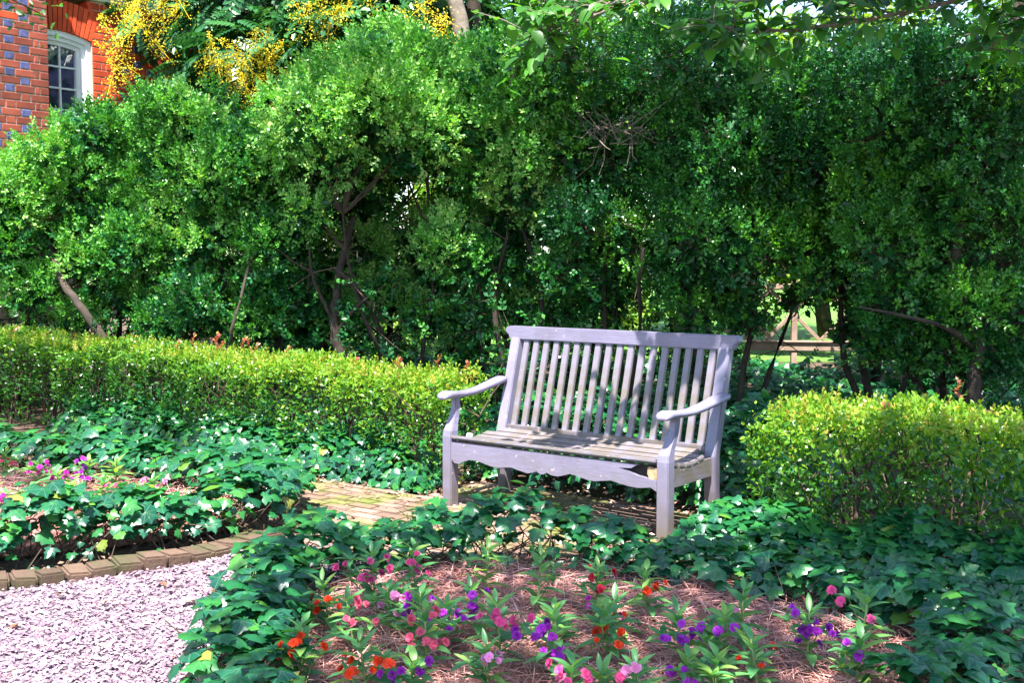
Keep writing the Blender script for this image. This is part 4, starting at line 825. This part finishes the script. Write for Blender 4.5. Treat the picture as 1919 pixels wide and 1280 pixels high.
def plant(x, y, h, col, nf, label, group, seed, nleaf=20, lsz=.097, z0=.04):
    r_ = random.Random(seed); root = empty('bedding_plant', (x, y, z0)); tag(root, label, 'flower plant', group); g = Geo()
    top = np.array([x + r_.uniform(-.03, .03), y + r_.uniform(-.03, .03), z0 + h]); b = np.array([x, y, z0 - .03]); mid = (top + b) / 2 + np.array([r_.uniform(-.012, .012), r_.uniform(-.012, .012), 0])
    g.tube([b, mid, top], [.006, .005, .003], 6); path = lambda t: (b * (1 - t) ** 2 + 2 * mid * t * (1 - t) + top * t * t)
    sides = []
    for k in range(r_.choice([1, 2, 2, 3])):
        t = r_.uniform(.3, .55); a = r_.uniform(0, 6.28); p = path(t); e = p + np.array([math.cos(a) * h * .35, math.sin(a) * h * .35, h * r_.uniform(.25, .42)]); g.tube([p, (p + e) / 2 + np.array([0, 0, -.01]), e], [.0035, .003, .002], 5); sides.append(e)
    g.build('stem', M['stem'], root, True)
    P, T_, Nn, S = [], [], [], []
    for i in range(nleaf):
        t = .35 + .65 * i / (nleaf - 1); a = i * 2.4 + r_.uniform(-.3, .3); el = .05 + 1.0 * t ** 3 + r_.uniform(-.15, .2)
        P.append(path(t)); T_.append((math.cos(a), math.sin(a), el)); Nn.append((-math.cos(a) * el + r_.uniform(-.2, .2), -math.sin(a) * el + r_.uniform(-.2, .2), 1)); S.append(lsz * (1.15 - .45 * t ** 4) * r_.uniform(.75, 1.2))
    for e in sides:
        for i in range(6):
            a = i * 1.2 + r_.uniform(-.3, .3); el = r_.uniform(.1, .8); P.append(e); T_.append((math.cos(a), math.sin(a), el)); Nn.append((-math.cos(a) * el, -math.sin(a) * el, 1)); S.append(lsz * r_.uniform(.5, .85))
    single_leaves('leaf', r_.sample(LANCEM, 3), np.array(P), frames_tip(np.array(T_, float), np.array(Nn, float)), np.array(S), root)
    P, T_, Nn, S = [], [], [], []
    for i in range(int(nf * 1.5 + .5)):
        a = -math.pi / 2 + r_.uniform(-1.7, 1.7); t = r_.uniform(.5, .86); rr = r_.uniform(.03, .075); p = path(t) if r_.random() < .7 or not sides else r_.choice(sides)
        P.append(p + np.array([math.cos(a) * rr, math.sin(a) * rr, r_.uniform(.0, .05)])); Nn.append((math.cos(a) * .8, math.sin(a) * .8 - .35, r_.uniform(.3, .9))); T_.append((0.1, .2, 1)); S.append(r_.uniform(.38, .66))
    if nf: single_leaves('flower', FLM[col], np.array(P), frames(np.array(Nn, float), np.array(T_, float) + .01), np.array(S), root)
G1 = 'bedding plants in the near flower bed'
beds = [(-.71, 4.37, .22, 'orange', 4, 'orange-flowered plant at the left rear of the near bed beside the ivy'),
 (-.58, 4.66, .26, 'pink', 6, 'tall bright pink plant at the left rear against the ivy border'),
 (-.39, 4.74, .26, 'pink', 4, 'pink plant rearmost in the near bed, touching the ivy left of centre'),
 (-.13, 4.87, .22, 'pink', 0, 'flowerless plant at the very back of the near bed, left of centre'),
 (.09, 4.61, .25, 'pink', 0, 'tall flowerless plant at the back of the near bed, near centre'),
 (.33, 4.63, .20, 'crimson', 3, 'small crimson-flowered plant at the back of the near bed, right of centre'),
 (-.72, 3.80, .22, 'orange', 5, 'leftmost orange-flowered plant at the front beside the near ivy'),
 (-.48, 3.66, .22, 'orange', 6, 'orange-flowered plant at the front edge, second from the left'),
 (-.58, 4.11, .22, 'salmon', 4, 'salmon pink plant between the two left orange-flowered plants'),
 (-.46, 4.32, .20, 'lightpink', 4, 'pale pink plant just right of the left rear orange-flowered one'),
 (-.37, 4.27, .20, 'purple', 4, 'purple plant directly beside the pale pink one, left of centre'),
 (-.26, 4.17, .19, 'purple', 6, 'densely purple-flowered plant left of centre in the near bed'),
 (-.30, 3.91, .24, 'salmon', 7, 'many-flowered salmon pink plant at front left of centre'),
 (-.13, 4.32, .20, 'purple', 4, 'purple plant at centre, behind the upright pink plant'),
 (-.04, 4.02, .25, 'pink', 6, 'upright pink plant at the centre of the near bed'),
 (-.34, 3.68, .15, 'purple', 4, 'low purple plant at the front, left of centre'),
 (.13, 3.88, .22, 'purple', 9, 'largest purple-flowered plant at front centre'),
 (-.07, 3.73, .19, 'lightpink', 3, 'pale lilac pink plant at the front, just left of the largest purple one'),
 (.18, 3.58, .18, 'pink', 5, 'pink plant at the bottom edge below the largest purple one'),
 (.13, 4.19, .17, 'pink', 0, 'short flowerless plant behind the largest purple plant'),
 (.33, 4.04, .22, 'orange', 4, 'red-orange plant right of centre, tallest of the orange ones'),
 (.56, 4.52, .22, 'orange', 3, 'orange-flowered plant at the right rear of the near bed near the ivy'),
 (.39, 4.30, .16, 'magenta', 2, 'small plant with magenta blooms right of centre at the back'),
 (.61, 4.02, .21, 'purple', 5, 'purple plant right of the tallest orange one'),
 (.72, 3.97, .21, 'purple', 4, 'purple plant left of the tall leafy one at right'),
 (.82, 4.15, .25, 'lightpink', 1, 'tall leafy plant with one pale pink bud at right'),
 (1.04, 3.97, .22, 'purple', 8, 'purple plant with dense dark blooms close to the right ivy'),
 (.82, 3.74, .20, 'orange', 2, 'orange-flowered plant at front right'),
 (1.27, 4.14, .24, 'pink', 2, 'rightmost tall plant with pink buds against the ivy'),
 (1.17, 3.79, .18, 'purple', 2, 'purple plant half sunk in the right front ivy'),
 (.57, 3.67, .17, 'purple', 3, 'low purple plant at the front, right of centre'),
 (.67, 3.62, .18, 'pink', 0, 'broad-leaved flowerless plant at the bottom edge, right of centre'),
 (.40, 3.60, .17, 'lightpink', 1, 'leafy plant with one pale pink bloom at the bottom edge'),
 (.28, 3.58, .15, 'pink', 3, 'low pink plant at the bottom edge, right of the centre')]
for i, (x, y, h, c, nf, lb) in enumerate(beds): plant(x, y, h, c, nf, lb, G1, 100 + i)
G2 = 'bedding plants in the left flower bed'
for i, (x, y, h, c, nf, lb) in enumerate([(-3.32, 7.5, .2, 'salmon', 6, 'salmon pink plant at the rear left edge of the left bed'), (-2.98, 7.19, .18, 'magenta', 5, 'magenta plant second from the left edge in the left bed'), (-2.67, 7.13, .2, 'purple', 7, 'purple magenta plant in the middle of the left bed'), (-2.72, 6.87, .17, 'magenta', 5, 'low magenta plant in front of the purple one in the left bed'), (-2.85, 6.3, .2, 'magenta', 4, 'magenta plant just behind the front ivy at the left edge'), (-2.36, 6.64, .17, 'pink', 4, 'pink plant at the right of the left bed'), (-2.1, 6.68, .17, 'lightpink', 4, 'pale pink plant at the right end of the left bed by the ivy'), (-2.45, 6.35, .2, 'pink', 4, 'pink plant close behind the front ivy of the left bed'), (-2.45, 7.08, .2, 'pink', 0, 'flowerless pale green plant right of the purple one in the left bed')]):
    plant(x, y, h, c, nf, lb, G2, 300 + i)

# fallen leaves and litter ------------------------------------------
DEAD = [tmesh('fallen_leaf', make_leaf_long(.24, .1 + .1 * k, .14, 5), M['deadleaf']) for k in range(2)]
for i, (x, y, z, on) in enumerate([(-2.0, 4.6, .018, 0), (-1.75, 4.9, .018, 0), (-1.45, 5.35, .018, 0), (-1.35, 5.05, .018, 0), (-1.6, 4.35, .018, 0), (-1.95, 4.15, .018, 0), (-1.62, 5.2, .018, 0), (-1.25, 4.62, .018, 0), (-2.0, 5.0, .018, 0), (-1.42, 4.85, .018, 0), (-.33, 4.5, .09, 1), (-.84, 3.95, .09, 1), (-.8, 4.2, .09, 1), (.5, 3.85, .09, 1), (.1, 4.4, .09, 1), (.75, 4.4, .09, 1)]):
    o = bpy.data.objects.new('fallen_leaf', DEAD[i % 2]); COL.objects.link(o); s = random.uniform(.05, .085); o.scale = (s, s, s); o.location = (x, y, z); o.rotation_euler = (random.uniform(-.3, .3), random.uniform(-.3, .3), random.uniform(0, 6))
    tag(o, *(('dry brown leaf fallen on the pale shell path', 'leaf', 'dry leaves on the shell path') if not on else ('dry tan leaf fallen on the pine straw of the near bed', 'leaf', 'dry leaves on the pine straw')))
def litter():
    rs = np.random.default_rng(51); n = 2600; u = rs.uniform(-4, 3, n); v = np.where(rs.random(n) < .5, rs.normal(.12, .12, n), rs.normal(.68, .15, n)); k = rs.random(n) < .12; v = np.where(k, rs.uniform(-1, .6, n), v)
    P = B0 + u[:, None] * U + v[:, None] * V; P[:, 2] = .024 + rs.uniform(0, .012, n); g = Geo(); g.scatter(LEAF4, P, frames(np.array([0, 0, 1.]) + rs.normal(0, .35, (n, 3)), rs.normal(size=(n, 3))), rs.uniform(.015, .05, n), rs.random(n))
    P = EDGE[rs.integers(0, len(EDGE), 900)]; P = np.column_stack([P + rs.normal(0, .05, (900, 2)) + np.array([-.08, .17]), rs.uniform(.0, .03, 900)]); g.scatter(LEAF4, P, frames(np.array([0, 0, 1.]) + rs.normal(0, .35, (900, 3)), rs.normal(size=(900, 3))), rs.uniform(.012, .04, 900), rs.random(900) * .6)
    o = g.build('leaf_litter', M['litter'], kind='stuff'); tag(o, 'small dry leaf litter along the edges of the brick path', 'litter')
litter()

# ================================================================== OVERHANGING TREES (branches in the top of the frame; unseen crown clusters shaped to shade the garden)
def on_ray(x, y, z, h):
    t = (h - z) / SUNV.z; return (x + SUNV.x * t, y + SUNV.y * t, h)
def overhang_right():
    bl = []
    for x in np.arange(-.72, 2.6, .46):
        for y in np.arange(3.45, 5.45, .46):
            if x < -.8 + .0: continue
            h = random.uniform(5.0, 7.0); p = on_ray(x + random.uniform(-.12, .12), y + random.uniform(-.12, .12), .15, h); bl.append((*p, random.uniform(.30, .42)))
    # shade on the right hedge, the right end of the bench and the right-hand boxwoods
    for x, y, z, r_ in ((1.02, 6.68, 1.03, .12), (1.3, 6.33, .8, .14), (1.75, 5.35, .2, .3), (2.2, 5.05, .2, .35), (2.55, 5.2, .4, .35), (1.5, 5.3, .1, .3), (1.6, 5.5, .2, .3), (2.0, 5.2, .2, .35), (2.35, 4.95, .2, .35), (1.9, 5.5, .2, .3), (2.3, 5.35, .2, .3), (2.7, 5.0, .2, .35), (1.4, 9.6, 2.0, .45), (2.3, 9.3, 2.3, .45), (3.4, 8.8, 2.4, .45), (2.5, 9.1, 1.3, .5), (3.3, 8.8, 1.2, .5), (1.6, 9.8, 3.2, .4), (4.2, 8.4, 2.8, .5), (3.9, 8.4, 1.2, .5), (2.6, 8.6, .2, .55), (3.3, 8.3, .2, .55), (4.0, 8.0, .2, .55), (2.2, 9.4, .2, .5), (3.0, 9.6, .2, .5), (3.8, 9.2, .2, .5)):
        bl.append((*on_ray(x, y, z, random.uniform(6.2, 8.0)), r_))
    for i in range(9):  # leaf clusters added along sun rays to darken the hollows under the boxwoods
        for z in (.2, .7, 1.1):
            x = -2.1 + i * .62; bl.append((*on_ray(x + random.uniform(-.15, .15), 10.05 - .10 * i + random.uniform(-.12, .12), z, random.uniform(6.2, 8.5)), random.uniform(.42, .55)))
    for i in range(13):  # further clusters added on sun rays to shade the bushes behind
        for y, z in ((12.2, .3), (12.9, .8), (13.3, 2.0)):
            bl.append((*on_ray(-3.1 + i * .68 + random.uniform(-.15, .15), y - .12 * i + random.uniform(-.15, .15), z, random.uniform(6.8, 8.8)), random.uniform(.45, .6)))
    root = crown_tree('overhanging_tree', 'overhanging tree with big green leaves drooping into the top right', 4.6, 2.6, 8.0, 3, 4, 0, 74, LEAF6, .13, 'tree', .2, blobs=bl, flat=.6)
    # low branches that hang into view
    br = [[(3.6, 4.6, 4.2), (3.2, 5.4, 3.37), (2.62, 5.9, 2.93), (2.05, 6.0, 2.77), (1.45, 6.0, 2.67), (1.0, 6.05, 2.7)], [(3.6, 4.6, 4.2), (2.6, 5.6, 3.37), (1.6, 5.8, 2.95), (0.85, 5.8, 2.85), (0.35, 5.85, 2.69), (0.1, 5.9, 2.63)], [(3.6, 4.6, 4.2), (2.9, 6.0, 3.27), (2.4, 6.4, 3.02), (1.9, 6.5, 2.97), (1.2, 6.5, 2.92)], [(3.6, 4.6, 4.2), (3.0, 5.2, 3.27), (2.8, 5.9, 2.82), (2.55, 6.3, 2.62)]]
    P, T_, Nn, S = [], [], [], []
    for b in br:
        q = catmull(b, 12); g = Geo(); g.tube(q, np.linspace(.022, .005, len(q)), 7)
        for k in range(14, len(q)):
            for rep in range(2):
                d = unit(np.array([random.uniform(-1, .3), random.uniform(-.6, .6), random.uniform(-.45, .45)])); e = q[k] + d * random.uniform(.12, .32); g.tube([q[k], (q[k] + e) / 2 + np.array([0, 0, .015]), e], [.004, .003, .0015], 4)
                for j in range(4):
                    f = .4 + .2 * j; P.append(q[k] * (1 - f) + e * f); T_.append(d * .6 + rng.normal(0, .5, 3) + np.array([0, 0, -.55])); Nn.append(np.array([0, -.35, .9]) + rng.normal(0, .35, 3)); S.append(random.uniform(.065, .115))
        g.build('branch', M['palebark'], root, True)
    g = Geo(); g.tube(catmull([(4.6, 2.6, 2.8), (4.2, 3.4, 3.7), (3.6, 4.6, 4.2)], 6), np.linspace(.08, .03, 13), 7); g.build('branch', M['palebark'], root, True)
    P = np.array(P); T_ = np.array(T_); Nn = np.array(Nn); S = np.array(S); Rm = frames(Nn, T_); v = in_view(P, 1.0); idx = np.where(v)[0]; rng.shuffle(idx); idx = idx[:290]; keep = np.ones(len(P), bool); keep[idx] = False
    single_leaves('leaf', [tmesh('leaf', make_leaf_long(.25 + .03 * k, .2 + .15 * k, .08, 5), M['tree_obj']) for k in range(3)], P[idx], Rm[idx], S[idx], root)
    g = Geo(); g.scatter(OVATE, P[keep], Rm[keep], S[keep]); g.build('leaf_mass', M['tree'], root, True, kind='stuff')
overhang_right()
def overhang_left():
    bl = [(*on_ray(x, y, z, random.uniform(5.5, 7)), r_) for x, y, z, r_ in ((-3.0, 8.7, .6, .45), (-3.7, 9.1, .6, .5), (-2.6, 8.5, .4, .3), (-4.4, 9.4, .6, .5), (-3.2, 7.5, .2, .3), (-2.65, 5.6, .2, .2), (-1.05, 9.8, 1.2, .4), (-2.2, 10.3, 1.6, .35), (-3.0, 10.6, 1.2, .3), (-3.4, 10.5, .4, .5), (-4.2, 10.7, .4, .5), (-5.0, 11.0, .5, .5), (-2.7, 10.4, .5, .4))]  # unseen crown clusters placed on sun rays to shade hedge and boxwoods
    root = crown_tree('overhanging_tree', 'leafy branch tips of a tree reaching over the brick wall at top left', -6.2, 6.6, 8.0, 3, 4, 0, 95, LEAF6, .11, 'tree', .18, blobs=bl, flat=.6)
    q = catmull([(-5.6, 7.6, 4.6), (-4.8, 8.6, 4.1), (-4.2, 9.0, 3.7), (-3.85, 9.0, 3.5), (-3.62, 9.0, 3.38)], 8); g = Geo(); g.tube(q, np.linspace(.03, .004, len(q)), 6); g.tube(catmull([(-6.2, 6.6, 4.2), (-5.9, 7.1, 4.6), (-5.6, 7.6, 4.6)], 5), np.linspace(.06, .03, 11), 6); g.build('branch', M['bark'], root, True)
    n = 130; k = rng.integers(14, len(q), n); P = q[k] + rng.normal(0, .12, (n, 3)); single_leaves('leaf', [tmesh('leaf', LEAF6, M['tree_obj'])], P, frames(np.array([0, -.4, .8]) + rng.normal(0, .4, (n, 3)), rng.normal(size=(n, 3)) + np.array([0, 0, -.4])), rng.uniform(.05, .08, n), root)
overhang_left()
